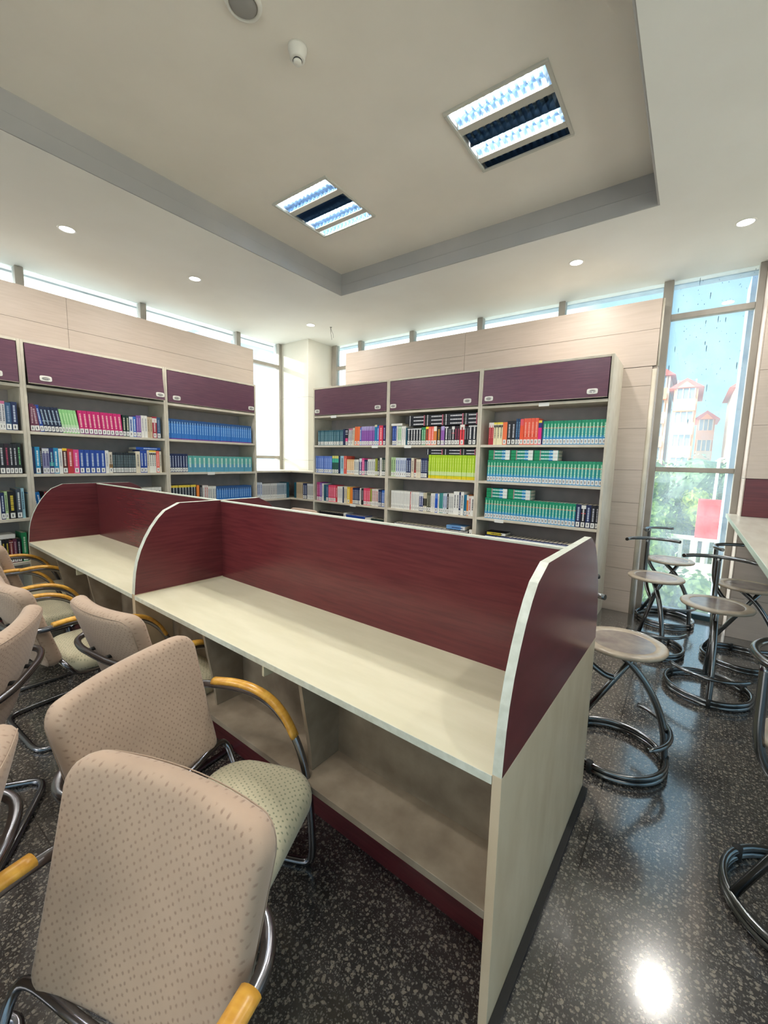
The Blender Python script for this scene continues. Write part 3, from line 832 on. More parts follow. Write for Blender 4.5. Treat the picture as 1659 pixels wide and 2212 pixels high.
def downlight(x, y, label, e=None):
    t = thing('downlight', (x, y, CZ), 0, label, 'ceiling light', 'round downlights in the ceiling border')
    m = MB(); m.lathe([(.050, .0), (.053, -.005), (.062, -.004), (.066, 0)], 32); m.build('rim', 'white', t)
    m = MB(); m.lathe([(.0, -.002), (.051, -.002)], 32, smooth=False); m.build('lens', 'led', t)
    ld = bpy.data.lights.new('downlight_lamp', 'AREA'); ld.shape = 'DISK'; ld.size = .1; ld.energy = DOWN if e is None else e; ld.color = (1, .95, .88)
    lo = bpy.data.objects.new('downlight_lamp', ld); col.objects.link(lo); lo.parent = t; lo.location = (0, 0, -.008)
downlight(-4.30, 1.39, 'lit round downlight above the widest left bookcase door')
downlight(-4.318, 2.496, 'lit round downlight between the left recess edge and the clerestory, middle of that side')
downlight(-4.39, 4.20, 'small lit round downlight in the far corner by the pillar')
downlight(-1.01, 4.252, 'lit round downlight above the right back bookcase')
downlight(0.16, 4.262, 'lit round downlight at the right edge, above the tall window side')
for x, y in ((-4.3, .2), (.9, 2.6), (.9, 1.0), (-1.0, -2.4), (-2.8, -2.4)):  # extra downlights added out of view to brighten the room
    downlight(x, y, 'lit round downlight in the ceiling border behind the viewer')

t = thing('smoke_detector', (-1.79, 1.62, TZ), 0, 'small round white smoke detector on the ceiling recess', 'smoke detector')
m = MB(); m.lathe([(.0, 0), (.048, 0), (.048, -.012), (.040, -.030), (.038, -.052), (.030, -.056), (0, -.056)], 32); m.build('body', 'white', t)
m = MB(); m.lathe([(.022, -.055), (.022, -.060), (.024, -.0605)], 24); m.build('slot', 'black', t)
m = MB(); m.lathe([(.0, -.074), (.018, -.073), (.022, -.066), (.022, -.0605), (0, -.0605)], 24); m.build('cap', 'white', t)
t = thing('ceiling_speaker', (-1.835, 1.335, TZ), 0, 'round grey ceiling speaker with a white rim beside the smoke detector', 'speaker')
m = MB(); m.lathe([(.062, -.004), (.066, -.016), (.078, -.012), (.084, 0)], 40); m.build('rim', 'white', t)
m = MB(); m.lathe([(.0, -.026), (.03, -.024), (.05, -.018), (.063, -.008)], 40); m.build('grille', 'greyplastic', t)
t = thing('loose_wire', (-4.22, 4.42, CZ), 0, 'pair of thin loose wires hanging from the ceiling near the corner', 'wire')
m = MB()
m.tube(spline([(0, 0, 0), (-.006, 0, -.03), (.0, .0, -.07), (.012, 0, -.13), (.02, 0, -.17)]), .0025, 6)
m.tube(spline([(0, 0, -.02), (.02, 0, -.06), (.04, 0, -.10), (.052, 0, -.15)]), .0025, 6)
m.build('strand', 'wire', t)
m = MB(); m.lathe([(0, 0), (.014, 0), (.012, -.01), (0, -.012)], 12); m.build('ceiling_plug', 'greyplastic', t)

# ================================================================== BOOKCASES
SHELF_Z = (1.72, 1.33, 0.925, 0.52, 0.10)

def bookcase(label, u0, u1, left, tilt=0.0, deep=0.40, tags=(), handles=(.12, .12)):
    W = u1 - u0
    loc = fr(A_LEFT, -4.864, u0) if left else (u0, 4.31, 0)
    t = thing('bookcase', loc, R(90 + A_LEFT) if left else 0, label, 'bookcase', 'tall cream bookcases with burgundy flap doors')
    for x in (0, W - .024):
        m = MB(); m.box(x + .0005, x + .0235, 0, deep, 0, 2.524, c=.0012); m.build('side_panel', 'shelf', t)
    m = MB(); m.box(.024, W - .024, .36, .368, .1, 2.5); m.build('back_panel', 'backing', t)
    m = MB(); m.box(.0242, W - .0242, 0.001, deep, 2.501, 2.5235, c=.001); m.build('top_panel', 'shelf', t)
    for z in SHELF_Z + (2.132,):
        m = MB(); m.box(.0242, W - .0242, .002, .36, z - .026, z, c=.001); m.build('shelf', 'shelf', t)
    m = MB(); m.box(.0242, W - .0242, .02, .035, 0, .074); m.build('kick_board', 'burgundy', t)
    for x, z in tags:
        m = MB(); m.box(x, x + .10, -.0015, .0018, z - .036, z - .002); m.build('shelf_tag', 'label', t)
    d = MB(); d.box(.030, W - .030, -.018, 0, -.356, -.004, 0, c=.0015)
    # pale edging strip
    d.box(.0295, W - .0295, -.0175, -.0005, -.3575, -.3555, 1)
    door = d.build('flap_door', ['plum', 'shelf'], t)
    door.location = (0, .018, 2.50); door.rotation_euler.x = -R(tilt)
    for s, off in ((0, handles[0]), (1, handles[1])):
        x = .030 + off * W if not s else W - .030 - off * W
        h = MB()
        q = 20
        ring = [(x + .046 * math.copysign(abs(math.cos(a)) ** .45, math.cos(a)), -.302 + .025 * math.copysign(abs(math.sin(a)) ** .45, math.sin(a))) for a in [2 * math.pi * i / q for i in range(q)]]
        h.prism(ring, 1, -.0225, -.018, 0)
        h.prism([(x + .030 * math.cos(a), -.302 + .014 * math.sin(a)) for a in [2 * math.pi * i / q for i in range(q)]], 1, -.0232, -.0215, 1)
        h.tube([(x + .027 * math.cos(a), -.0255, -.299 + .013 * math.sin(a)) for a in [math.pi + math.pi * i / 8 for i in range(9)]], .0032, 6, mi=2)
        h.build('recessed_handle', ['white', 'greyplastic', 'chrome'], door)
    return t
bookcase('tall cream bookcase cut off by the left edge, its flap door showing one handle', .02, 1.297, True, 2.5)
bookcase('tall left-wall cream bookcase with the loosely hanging flap door and magenta books', 1.297, 2.578, True, 8, handles=(.10, .04))
bookcase('tall left-wall cream bookcase nearest the corner, blue book row on top shelf', 2.578, 3.84, True, 0, tags=((.50, 1.33),), handles=(.08, .04))
bookcase('tall back-wall cream bookcase nearest the corner, purple books on its top shelf', -4.452, -3.125, False, 0, .59, tags=((.35, 2.13), (1.08, 1.72), (.72, .925)), handles=(.04, .10))
bookcase('tall cream bookcase in the middle of the back wall with the lime green book row', -3.125, -1.897, False, 0, .59, tags=((.26, 1.72),), handles=(.04, .10))
bookcase('tall cream bookcase at the right of the back wall filled with green and blue books', -1.897, -.64, False, 5, .59, tags=((.62, 2.13), (.23, .925)), handles=(.06, .10))

# low corner unit joining the two rows
t = thing('corner_shelf', (-4.93, 4.31, 0), 0, 'low L-shaped corner bookshelf joining the two bookcase rows under the bright window', 'bookshelf')
def lshape(z0, z1, fx=0.0):
    return [(-.034 + fx, -.60), (0 + fx, fx * -1), (.47, fx * -1), (.47, .32), (-.55, .32), (-.55, -.60)]
def lpiece(nm, z0, z1, mt, inset=0.0):
    m = MB(); m.prism([(x - (inset if i in (0, 1) else 0), y + (inset if i in (1, 2) else 0)) for i, (x, y) in enumerate(lshape(0, 0))], 2, z0, z1)
    return m.build(nm, mt, t, bevel=.001)
lpiece('top_board', 1.315, 1.34, 'shelf')
for z in (.925, .52, .10):
    lpiece('shelf', z - .025, z, 'shelf', .004)
m = MB(); m.box(-.36, -.35, -.59, .30, .1, 1.31); m.box(-.35, .46, .29, .30, .1, 1.31); m.build('back_panel', 'backing', t)

# ================================================================== BOOKS
STY = {}
for ln in STYLES.strip().splitlines():
    k, desc, c, tl, lb, bands = [x.strip() for x in ln.split('|')]
    STY[k] = dict(desc=desc, c=tuple(map(int, c.split(','))), t=tuple(map(int, tl.split(','))) if tl != '-' else None, lab=lb == '1',
                  bands=[tuple(map(float, b.split(','))) for b in bands.split(';') if b])
CM = {}
def cmat(c):
    c = tuple(int(x) for x in c)
    if c not in CM:
        CM[c] = base('book_cover', c, .42)
    return CM[c]
BOOKS = {}
def book_mesh(style, w, h, dep=.17):
    key = (style, round(w, 3), round(h, 3))
    if key in BOOKS:
        return BOOKS[key]
    s = STY[style]
    mats = [cmat(s['c']), M['pages']]
    def mi(c):
        m_ = cmat(c)
        if m_ not in mats:
            mats.append(m_)
        return mats.index(m_)
    b = MB()
    w2, tk = w / 2 - .0004, .0014
    b.box(-w2, w2, 0, tk, 0, h, 0)
    b.box(-w2, -w2 + tk, tk, dep, 0, h, 0)
    b.box(w2 - tk, w2, tk, dep, 0, h, 0)
    b.box(-w2 + tk, w2 - tk, tk, dep - .003, .002, h - .003, 1)
    for z0, z1, r_, g_, b_ in s['bands']:
        b.box(-w2 + .0001, w2 - .0001, -.0004, 0, z0 * h, z1 * h, mi((r_, g_, b_)))
    if s['t']:
        rr = random.Random(hash(style) % 1000 if False else len(style) * 7 + ord(style[0]))
        z = .30 * h
        tm = mi(s['t'])
        while z < .86 * h:
            l = rr.uniform(.03, .075) * h
            b.box(-w2 * .34, w2 * .34, -.0009, -.0003, z, min(z + l, .88 * h), tm)
            z += l + rr.uniform(.006, .02) * h
    me = b.mesh('book', mats)
    lm = None
    if s['lab']:
        l = MB()
        lw = min(w2 * .86, .016)
        l.box(-lw, lw, -.0014, -.0005, .008, .054, 0)
        l.box(-lw * .3, lw * .15, -.0018, -.0013, .018, .043, 1)
        lm = l.mesh('spine_label', ['label', 'ink'])
    BOOKS[key] = (me, lm)
    return BOOKS[key]

BAY = dict(LA='left-edge bookcase', LB='wide left bookcase', LC='corner-side left bookcase', CL='low corner shelf, left arm', CR='low corner shelf, right arm',
           RA='corner-side back bookcase', RB='middle back bookcase', RC='right back bookcase')
LEV = {1: 'top shelf', 2: 'second shelf', 3: 'third shelf', 4: 'fourth shelf'}
REQ = []          # (importance, style, w, h, matrix, label, group)
used = {}
def place(bay, u, z, lean, setback=.03):
    if bay[0] == 'L' or bay == 'CL':
        p = Vector(fr(A_LEFT, -4.864 - setback, u)); p.z = z
        rz = R(90 + A_LEFT)
        if bay == 'CL':
            k = (u - 3.84) / .6
            p = Vector((-4.964 + .034 * k - setback, 3.709 + .60 * k, z))
            rz = R(87)
        return Matrix.Translation(p) @ Matrix.Rotation(rz, 4, 'Z') @ Matrix.Rotation(lean, 4, 'Y')
    return Matrix.Translation((u, 4.31 + setback, z)) @ Matrix.Rotation(lean, 4, 'Y')
for bay, lev, runs in SHELVES:
    prev = None
    for rn in runs:
        u0, u1, n, h, st = rn[:5]
        lean = -R(rn[5]) if len(rn) > 5 else 0
        s = STY[st]
        w_ = (u1 - u0) / n
        where = '%s of %s' % (LEV[lev], BAY[bay]) if bay[0] != 'C' else BAY[bay]
        tail = ', right of %s' % prev if prev else ', at its left end'
        noun = 'books' if n > 1 else 'book'
        lab = '%s book on %s%s' % (s['desc'], where, tail)
        if lab in used:
            used[lab] += 1
            lab = lab.replace(' book on', ' book further right on')
        if len(lab.split()) > 16:
            lab = lab.replace('right of', 'after').replace(' labelled', '')
        used[lab] = 1
        grp = '%s books in one run on %s%s' % (s['desc'], where, tail) if n > 1 else None
        prev = s['desc']
        for k in range(n):
            u = u0 + w_ * (k + .5)
            rr = random.Random(int(u * 10000) + lev)
            hh = h
            z = SHELF_Z[lev - 1] + .0005 + abs(math.sin(lean)) * w_ / 2
            mt = place(bay, u, z, lean, .022 + rr.uniform(0, .008))
            p = mt.translation
            nrm = Vector((1, 0, 0)) if bay[0] == 'L' or bay == 'CL' else Vector((0, -1, 0))
            d = CAM - p
            vis = w_ * h * abs(d.normalized().dot(nrm)) / d.length_squared
            if bay == 'LB' and lev == 3 and st != 'whitelab': vis *= .3
            if bay[0] == 'C' or lev == 4: vis *= .45
            REQ.append((vis, st, w_ * math.cos(lean) * .985, hh, mt, lab, grp))
# flat piles lying on the standing rows
def pile(bay, lev, x0, x1, base_h, n, th, st, label, grp):
    L_ = x1 - x0 - .004
    for k in range(n):
        z = SHELF_Z[lev - 1] + base_h + .002 + th * k
        mt = place(bay, x0 + .002, z, 0, .028) @ Matrix.Translation((0, 0, th / 2)) @ Matrix.Rotation(R(90), 4, 'Y') @ Matrix.Translation((0, 0, 0))
        REQ.append((1.0, st, th * .97, L_, mt, label, grp))
for k, (a, b) in enumerate(((-1.785, -1.544), (-1.54, -1.305), (-1.30, -1.062))):
    nm = ('left', 'middle', 'right')[k]
    pile('RC', 2, a, b, .231, 3, .034, 'tealflat', 'green-blue book in the flat %s pile on second shelf, right back bookcase' % nm, 'flat books in the %s pile, second shelf' % nm)
for k, (a, b) in enumerate(((-1.785, -1.548), (-1.545, -1.305))):
    nm = ('left', 'right')[k]
    pile('RC', 3, a, b, .226, 3, .034, 'tealflat', 'green-blue book in the flat %s pile on third shelf, right back bookcase' % nm, 'flat books in the %s pile, third shelf' % nm)
for k, (a, b) in enumerate(((-2.83, -2.59), (-2.585, -2.345), (-2.34, -2.09), (-2.085, -1.93))):
    nm = ('first', 'second', 'third', 'fourth')[k]
    pile('RB', 1, a, b, .224, 3, .042, 'blackflat', 'black book in the flat %s pile on top shelf, middle back bookcase' % nm, 'black flat books in the %s pile' % nm)
for k, (a, b) in enumerate(((-2.565, -2.335), (-2.33, -2.10), (-2.095, -1.93))):
    nm = ('left', 'middle', 'right')[k]
    pile('RB', 2, a, b, .276, 2, .034, 'blackflat', 'black book lying flat in the %s pile above the lime green row' % nm, 'black flat books above the lime row, %s pile' % nm)
pile('LB', 2, 2.24, 2.51, .252, 1, .03, 'royalflat', 'blue book lying flat over the standing books, second shelf, wide left bookcase', None)
pile('RC', 4, -1.78, -1.545, .222, 1, .03, 'blackyellowflat', 'black book with yellow spine lying flat on the navy dotted row', None)
pile('RB', 4, -2.26, -2.02, .227, 1, .045, 'skyflat', 'thick light blue book lying flat on the black dotted row', None)
pile('RB', 1, -3.09, -2.92, .236, 1, .03, 'whiteflat', 'white book lying flat at the left end of top shelf, middle back bookcase', None)
pile('LA', 4, 1.02, 1.16, .225, 1, .04, 'whiteflat', 'white book lying flat on the fourth shelf by the left edge', None)

REQ.sort(key=lambda r: -r[0])
rest = MB(); rest_m = []
for i, (vis, st, w_, h, mt, lab, grp) in enumerate(REQ):
    me, lm = book_mesh(st, w_, h)
    if i < 300:
        o = bpy.data.objects.new('book', me); col.objects.link(o); o.matrix_world = mt
        tag(o, lab, 'book', grp)
        if lm:
            c = bpy.data.objects.new('spine_label', lm); col.objects.link(c); c.parent = o
    else:
        for x in (me, lm):
            if x is None:
                continue
            mp_ = []
            for a in x.materials:
                if a not in rest_m:
                    rest_m.append(a)
                mp_.append(rest_m.index(a))
            off = len(rest.v)
            rest.v += [tuple(mt @ v.co) for v in x.vertices]
            for p in x.polygons:
                rest.f.append(tuple(q + off for q in p.vertices)); rest.mi.append(mp_[p.material_index]); rest.sm.append(False)
o = rest.build('shelved_books', rest_m)
tag(o, 'remaining small books filling the far and half-hidden shelves of the bookcases', 'books', None, 'stuff')

# ================================================================== STUDY CARREL
M['edge'] = mottled('pale_edge_band', (222, 226, 214), (206, 210, 196), (6, 6, 6), .4, noise=6)
OX, OY = -2.475, 1.475
t = thing('study_carrel', fr(A_DESK, OX, OY), R(A_DESK), 'long double-sided study carrel with pale desktops and burgundy screens', 'study desk')
half = [(0, .755), (.006, .82), (.012, .875), (.024, .935), (.045, 1.0), (.075, 1.065), (.108, 1.122), (.145, 1.172), (.185, 1.212), (.27, 1.252)]
out = [(-.545 + y, z) for y, z in half] + [(.545 - y, z) for y, z in reversed(half)]
for x0, x1 in ((-.355, -.330), (-2.488, -2.452), (-4.622, -4.597)):
    m = MB(); m.box(x0 - OX, x1 - OX, -.545, .545, .0, .7545, c=.001); m.build('divider_panel', 'cream', t)
    m = MB(); m.prism(out, 0, x0 - OX, x1 - OX, 0, 1); m.build('wing_panel', ['burgundy', 'edge'], t)
# thin black strip along the floor beside the end panel
m = MB(); m.box(-.329 - OX, -.306 - OX, -.54, .54, 0, .022); m.build('dark_floor_strip', 'black', t)
for a, b in ((-2.4515, -.3555), (-4.5965, -2.4885)):
    a_, b_ = a - OX, b - OX
    m = MB(); m.box(a_, b_, -.012, .012, .0, 1.243, 0); m.box(a_, b_, -.0125, .0125, 1.243, 1.250, 1); m.build('screen', ['burgundy', 'edge'], t)
    for s in (-1, 1):
        def Y(y0, y1):                       # distances from the open front edge
            return sorted((s * (.545 - y0), s * (.545 - y1)))
        y0, y1 = Y(0.0, .5325)
        m = MB(); m.box(a_, b_, y0, y1, .728, .7505, 0)
        e0, e1 = Y(-.0015, 0.0)
        m.box(a_, b_, e0, e1, .7275, .751, 1)
        m.build('worktop', ['desk', 'edge'], t)
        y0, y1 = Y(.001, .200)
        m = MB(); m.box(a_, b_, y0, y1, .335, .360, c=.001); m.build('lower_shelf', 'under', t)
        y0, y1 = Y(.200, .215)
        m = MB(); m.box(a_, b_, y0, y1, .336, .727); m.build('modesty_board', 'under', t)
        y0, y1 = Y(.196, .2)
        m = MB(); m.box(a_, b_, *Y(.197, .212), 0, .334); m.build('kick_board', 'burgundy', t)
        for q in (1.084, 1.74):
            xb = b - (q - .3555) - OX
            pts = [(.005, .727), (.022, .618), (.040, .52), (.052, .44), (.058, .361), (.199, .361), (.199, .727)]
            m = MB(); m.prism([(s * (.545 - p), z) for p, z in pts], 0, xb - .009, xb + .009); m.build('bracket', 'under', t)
        xb = b - (1.30 - .3555) - OX
        y0, y1 = Y(.006, .15)
        m = MB(); m.box(xb - .006, xb + .006, y0, y1, .68, .727); m.build('support_block', 'desk', t)

# ================================================================== ARMCHAIRS
def slab(outline, th, er, mapf, n_in=7, mb=None, dome=0.012):
    """padded slab: outline (2-D), thickness th, rounded edge er; mapf(u, v, w) -> xyz"""
    mb = mb or MB()
    cx = sum(p[0] for p in outline) / len(outline); cy = sum(p[1] for p in outline) / len(outline)
    k = len(outline)
    def off(p, d):
        dx, dy = p[0] - cx, p[1] - cy
        l = math.hypot(dx, dy)
        return (cx + dx * (1 - d / l), cy + dy * (1 - d / l))
    rings = []
    def inner(s, w):
        return [(cx + (off(p, er)[0] - cx) * s, cy + (off(p, er)[1] - cy) * s, w) for p in outline]
    for i in range(1, n_in):
        s = i / n_in
        rings.append(inner(s, th / 2 + dome * (1 - s * s)))
    for i in range(0, 9):
        a = R(90 - 180 * i / 8)
        d = er * (1 - math.cos(a))
        ww = (th / 2 - er) * (1 if math.sin(a) >= 0 else -1) + er * math.sin(a)
        if abs(math.sin(a)) < 1e-6:
            ww = 0
        rings.append([(*off(p, d), ww) for p in outline])
    for i in range(n_in - 1, 0, -1):
        s = i / n_in
        rings.append(inner(s, -th / 2 - dome * .4 * (1 - s * s)))
    vs = [mapf(*p) for rg in rings for p in rg]
    fs = []
    for i in range(len(rings) - 1):
        for q in range(k):
            q2 = (q + 1) % k
            fs.append((i * k + q, i * k + q2, (i + 1) * k + q2, (i + 1) * k + q))
    nv = len(vs)
    vs += [mapf(cx, cy, th / 2 + dome), mapf(cx, cy, -th / 2 - dome * .4)]
    for q in range(k):
        fs.append((nv, (q + 1) % k, q)); fs.append((nv + 1, (len(rings) - 1) * k + q, (len(rings) - 1) * k + (q + 1) % k))
    mb.add(vs, fs, 0, True)
    return mb

def rrect(x0, x1, y0, y1, rt_, rb, n=6, taper=0.0):
    """rounded rectangle outline; rt_ radius at the top corners, rb at the bottom"""
    pts = []
    for cx, cy, r, a0 in ((x1 - rt_, y1 - rt_, rt_, 0), (x0 + rt_, y1 - rt_, rt_, 90), (x0 + rb, y0 + rb, rb, 180), (x1 - rb, y0 + rb, rb, 270)):
        for i in range(n + 1):
            a = R(a0 + 90 * i / n)
            pts.append((cx + r * math.cos(a), cy + r * math.sin(a)))
    # densify long sides
    o = []
    for i, p in enumerate(pts):
        q = pts[(i + 1) % len(pts)]
        o.append(p)
        d = math.hypot(q[0] - p[0], q[1] - p[1])
        for j in range(1, int(d / .05) + 1):
            f_ = j / (int(d / .05) + 1)
            o.append((p[0] + (q[0] - p[0]) * f_, p[1] + (q[1] - p[1]) * f_))
    return [(x * (1 - taper * (y1 - y) / (y1 - y0)), y) for x, y in o]

def backmap(u, v, w_):
    # u across, v height, w towards the front; reclined and hollowed
    rec = -.170 - (v - .44) * .30
    bend = .55 * u * u
    z = v
    return (u, rec + w_ * .97 + bend, z + w_ * .22)

def make_chair():
    t = thing('armchair', (0, 0, 0), 0, 'x', 'chair')
    ol = rrect(-.268, .268, .432, .868, .055, .035, taper=.10)
    slab(ol, .075, .034, backmap, dome=.010).build('backrest', 'fabback', t)
    br = t.children[0]
    seam = MB()
    cx, cy = 0, .65
    seam.tube([backmap(x * .965, cy + (y - cy) * .965, -.030) for x, y in ol], .0016, 5, closed=True)
    seam.build('seam', 'seam', br)
    so = rrect(-.245, .245, -.085, .29, .09, .13)
    def seatmap(u, v, w_):
        f_ = max(0, (v - .15) / .13)
        return (u, v, .383 + w_ - .022 * f_ * f_ + .06 * u * u)
    slab(so, .09, .042, seatmap, dome=.014).build('seat', 'fabseat', t)
    # one bent tube: behind the back, forward as arms, down in front, floor loop
    def side(s):
        return [(s * .0, -.310, .655), (s * .12, -.306, .655), (s * .22, -.280, .655), (s * .272, -.225, .656), (s * .286, -.16, .658), (s * .286, -.08, .660), (s * .284, .0, .652), (s * .282, .075, .622), (s * .279, .14, .562),
                (s * .276, .19, .480), (s * .272, .222, .38), (s * .269, .240, .26), (s * .266, .250, .14), (s * .265, .252, .06), (s * .264, .238, .022), (s * .262, .19, .013), (s * .26, .05, .013), (s * .258, -.13, .013), (s * .245, -.22, .013), (s * .19, -.252, .013), (s * .08, -.256, .013), (0, -.256, .013)]
    a = spline(side(-1), 4); b = spline(side(1), 4)
    m = MB(); m.tube(a + list(reversed(b))[1:-1], .0142, 12, closed=True)
    m.build('frame', 'darkchrome', t)
    m = MB()
    def rail(s):
        return [(s * .20, .16, .335), (s * .22, .05, .34), (s * .25, -.05, .36), (s * .275, -.105, .42), (s * .24, -.122, .448), (s * .1, -.122, .45)]
    m.tube(spline(rail(-1) + [(0, -.122, .45)] + rail(1)[::-1], 5), .0115, 10)
    m.build('seat_rail', 'darkchrome', t)
    m = MB(); m.tube([(-.268, .12, .345), (0, .12, .335), (.268, .12, .345)], .0095, 8); m.build('seat_rail', 'darkchrome', t)
    for s in (-1, 1):
        pts = spline([(s * .286, -.165, .672), (s * .287, -.08, .677), (s * .285, .0, .669), (s * .283, .075, .638), (s * .280, .135, .582), (s * .277, .178, .508)], 5)
        m = MB(); m.tube(pts, .02, 14, ell=(.021, .0125))
        m.build('arm_pad', 'pad', t)
    for x in (-.07, .07):
        m = MB(); m.tube([(x, -.308, .655), (x, -.255, .655)], .009, 8)
        m.build('back_bolt', 'black', t)
    return t
chair = make_chair()
CH = [  # x, y, heading of the sitter's view (degrees), label
    (-.732, .113, -75.5, 'nearest beige dotted armchair, its tall backrest filling the bottom left'),
    (-1.145, .640, 23, 'beige dotted armchair with its honey wood arm beside the near desk, seat showing at right'),
    (-2.06, .96, 95, 'beige armchair tucked under the near desk just right of the middle divider leg'),
    (-2.22, .17, 238, 'beige armchair at the left edge turned away, its dark tube curving behind the backrest'),
    (-2.80, .79, 92, 'beige armchair at the far desk, nearest of the row by the divider, pale seat showing'),
    (-3.60, .84, 90, 'beige armchair at the far desk, middle of the row of armrests'),
    (-4.16, .98, 90, 'beige armchair at the far desk, farthest of the row, before the left bookcase'),
    (-1.25, -.13, 238, 'armchair at the left edge showing only its backrest corner behind the nearest chair'),
    (-4.07, 3.50, -94, 'armchair on the far side of the carrel, only its backrest top showing over the screen'),
]
for i, (x, y, a, lab) in enumerate(CH):
    c = chair if i == 0 else copy_tree(chair)
    c.location = (x, y, 0); c.rotation_euler = (0, 0, R(a - 90)); c['label'] = lab; c['group'] = 'beige upholstered armchairs with wooden arms'

# ================================================================== STOOLS (front = +x)
def make_stool():
    t = thing('bar_stool', (0, 0, 0), 0, 'x', 'stool')
    s = MB()
    s.lathe([(0, .606), (.185, .606), (.198, .610), (.202, .618), (.200, .626), (.192, .630), (.152, .6295), (.146, .6265)], 48, 0)
    s.lathe([(.146, .6265), (.10, .6255), (0, .625)], 48, 1)
    s.build('seat', ['seatrim', 'seatwood'], t)
    m = MB(); m.lathe([(0, .592), (.05, .592), (.06, .606), (0, .606)], 24); m.build('seat_plate', 'steel', t)
    def circ(z):
        return [(.238 * math.cos(2 * math.pi * q / 48), .238 * math.sin(2 * math.pi * q / 48), z) for q in range(48)]
    for z in (.0155, .044):
        m = MB(); m.tube(circ(z), .0135, 10, closed=True); m.build('base_ring', 'steel', t)
    for a in (0, 120, 240):
        x, y = .238 * math.cos(R(a)), .238 * math.sin(R(a))
        m = MB(); m.lathe([(0, 0), (.017, 0), (.017, .058), (0, .058)], 12, centre=(x, y, 0))
        m.build('base_clip', 'rubber', t)
    m = MB(); m.tube(spline([(-.07, 0, .600), (-.02, 0, .565), (.06, 0, .50), (.135, 0, .40), (.19, 0, .29), (.222, 0, .17), (.232, 0, .03)], 5), .0175, 12); m.build('front_leg', 'steel', t)
    m = MB(); m.tube([(.085, 0, .600), (-.07, 0, .33), (-.235, 0, .04)], .0155, 12); m.build('rear_leg', 'steel', t)
    m = MB(); m.tube(spline([(-.232, 0, .895), (-.230, 0, .78), (-.226, 0, .66), (-.205, 0, .57), (-.15, 0, .49), (-.075, 0, .435), (-.02, 0, .42)], 5), .0155, 12); m.build('back_post', 'steel', t)
    m = MB(); m.tube([(-.235 * math.cos(R(a)), .235 * math.sin(R(a)), .905) for a in range(-60, 61, 6)], .0135, 12); m.build('backrest_bar', 'steel', t)
    m = MB(); m.tube([(.245 * math.cos(R(a)), .245 * math.sin(R(a)), .195) for a in range(-62, 63, 7)], .0125, 12); m.build('footrest_bar', 'steel', t)
    return t
st = make_stool()
for i, (x, y, a, lab) in enumerate([
    (-.205, 2.40, 13, 'round-seated steel stool right behind the carrel end panel, its seat nearest'),
    (.22, 3.50, -89, 'round-seated steel stool in the middle with its backrest bar spread wide across the window side'),
    (-.155, 4.05, -66, 'round-seated steel stool in front of the tiled pilaster edge, second from the window'),
    (-.087, 4.89, -30, 'farthest round-seated steel stool standing right against the tall window'),
    (.44, 4.22, -22, 'round-seated steel stool under the counter edge seen with its backrest hook end-on'),
    (.47, 1.87, 22, 'steel stool at the right edge, only its base ring and thick backrest tube visible'),
]):
    c = st if i == 0 else copy_tree(st)
    c.location = (x, y, 0); c.rotation_euler = (0, 0, R(a)); c['label'] = lab; c['group'] = 'round steel stools by the counter'

# ================================================================== COUNTER
t = thing('window_counter', (.302, 4.80, 0), 0, 'pale high counter with a light green edge running along the right side', 'counter')
m = MB(); m.prism([(0, .0), (0, -3.35), (1.1, -3.35), (1.1, 0)], 2, 1.085, 1.11)
m.box(0, .085, 0.0005, .19, 1.085, 1.11)
m.build('worktop', 'counter', t)
m = MB(); m.box(-.004, -.0002, -3.35, .19, 1.078, 1.1105); m.build('edge_band', 'counteredge', t)
for y in (-3.3, -1.7):
    m = MB(); m.box(.65, 1.05, y, y + .03, 0, 1.0845); m.build('support_panel', 'cream', t)

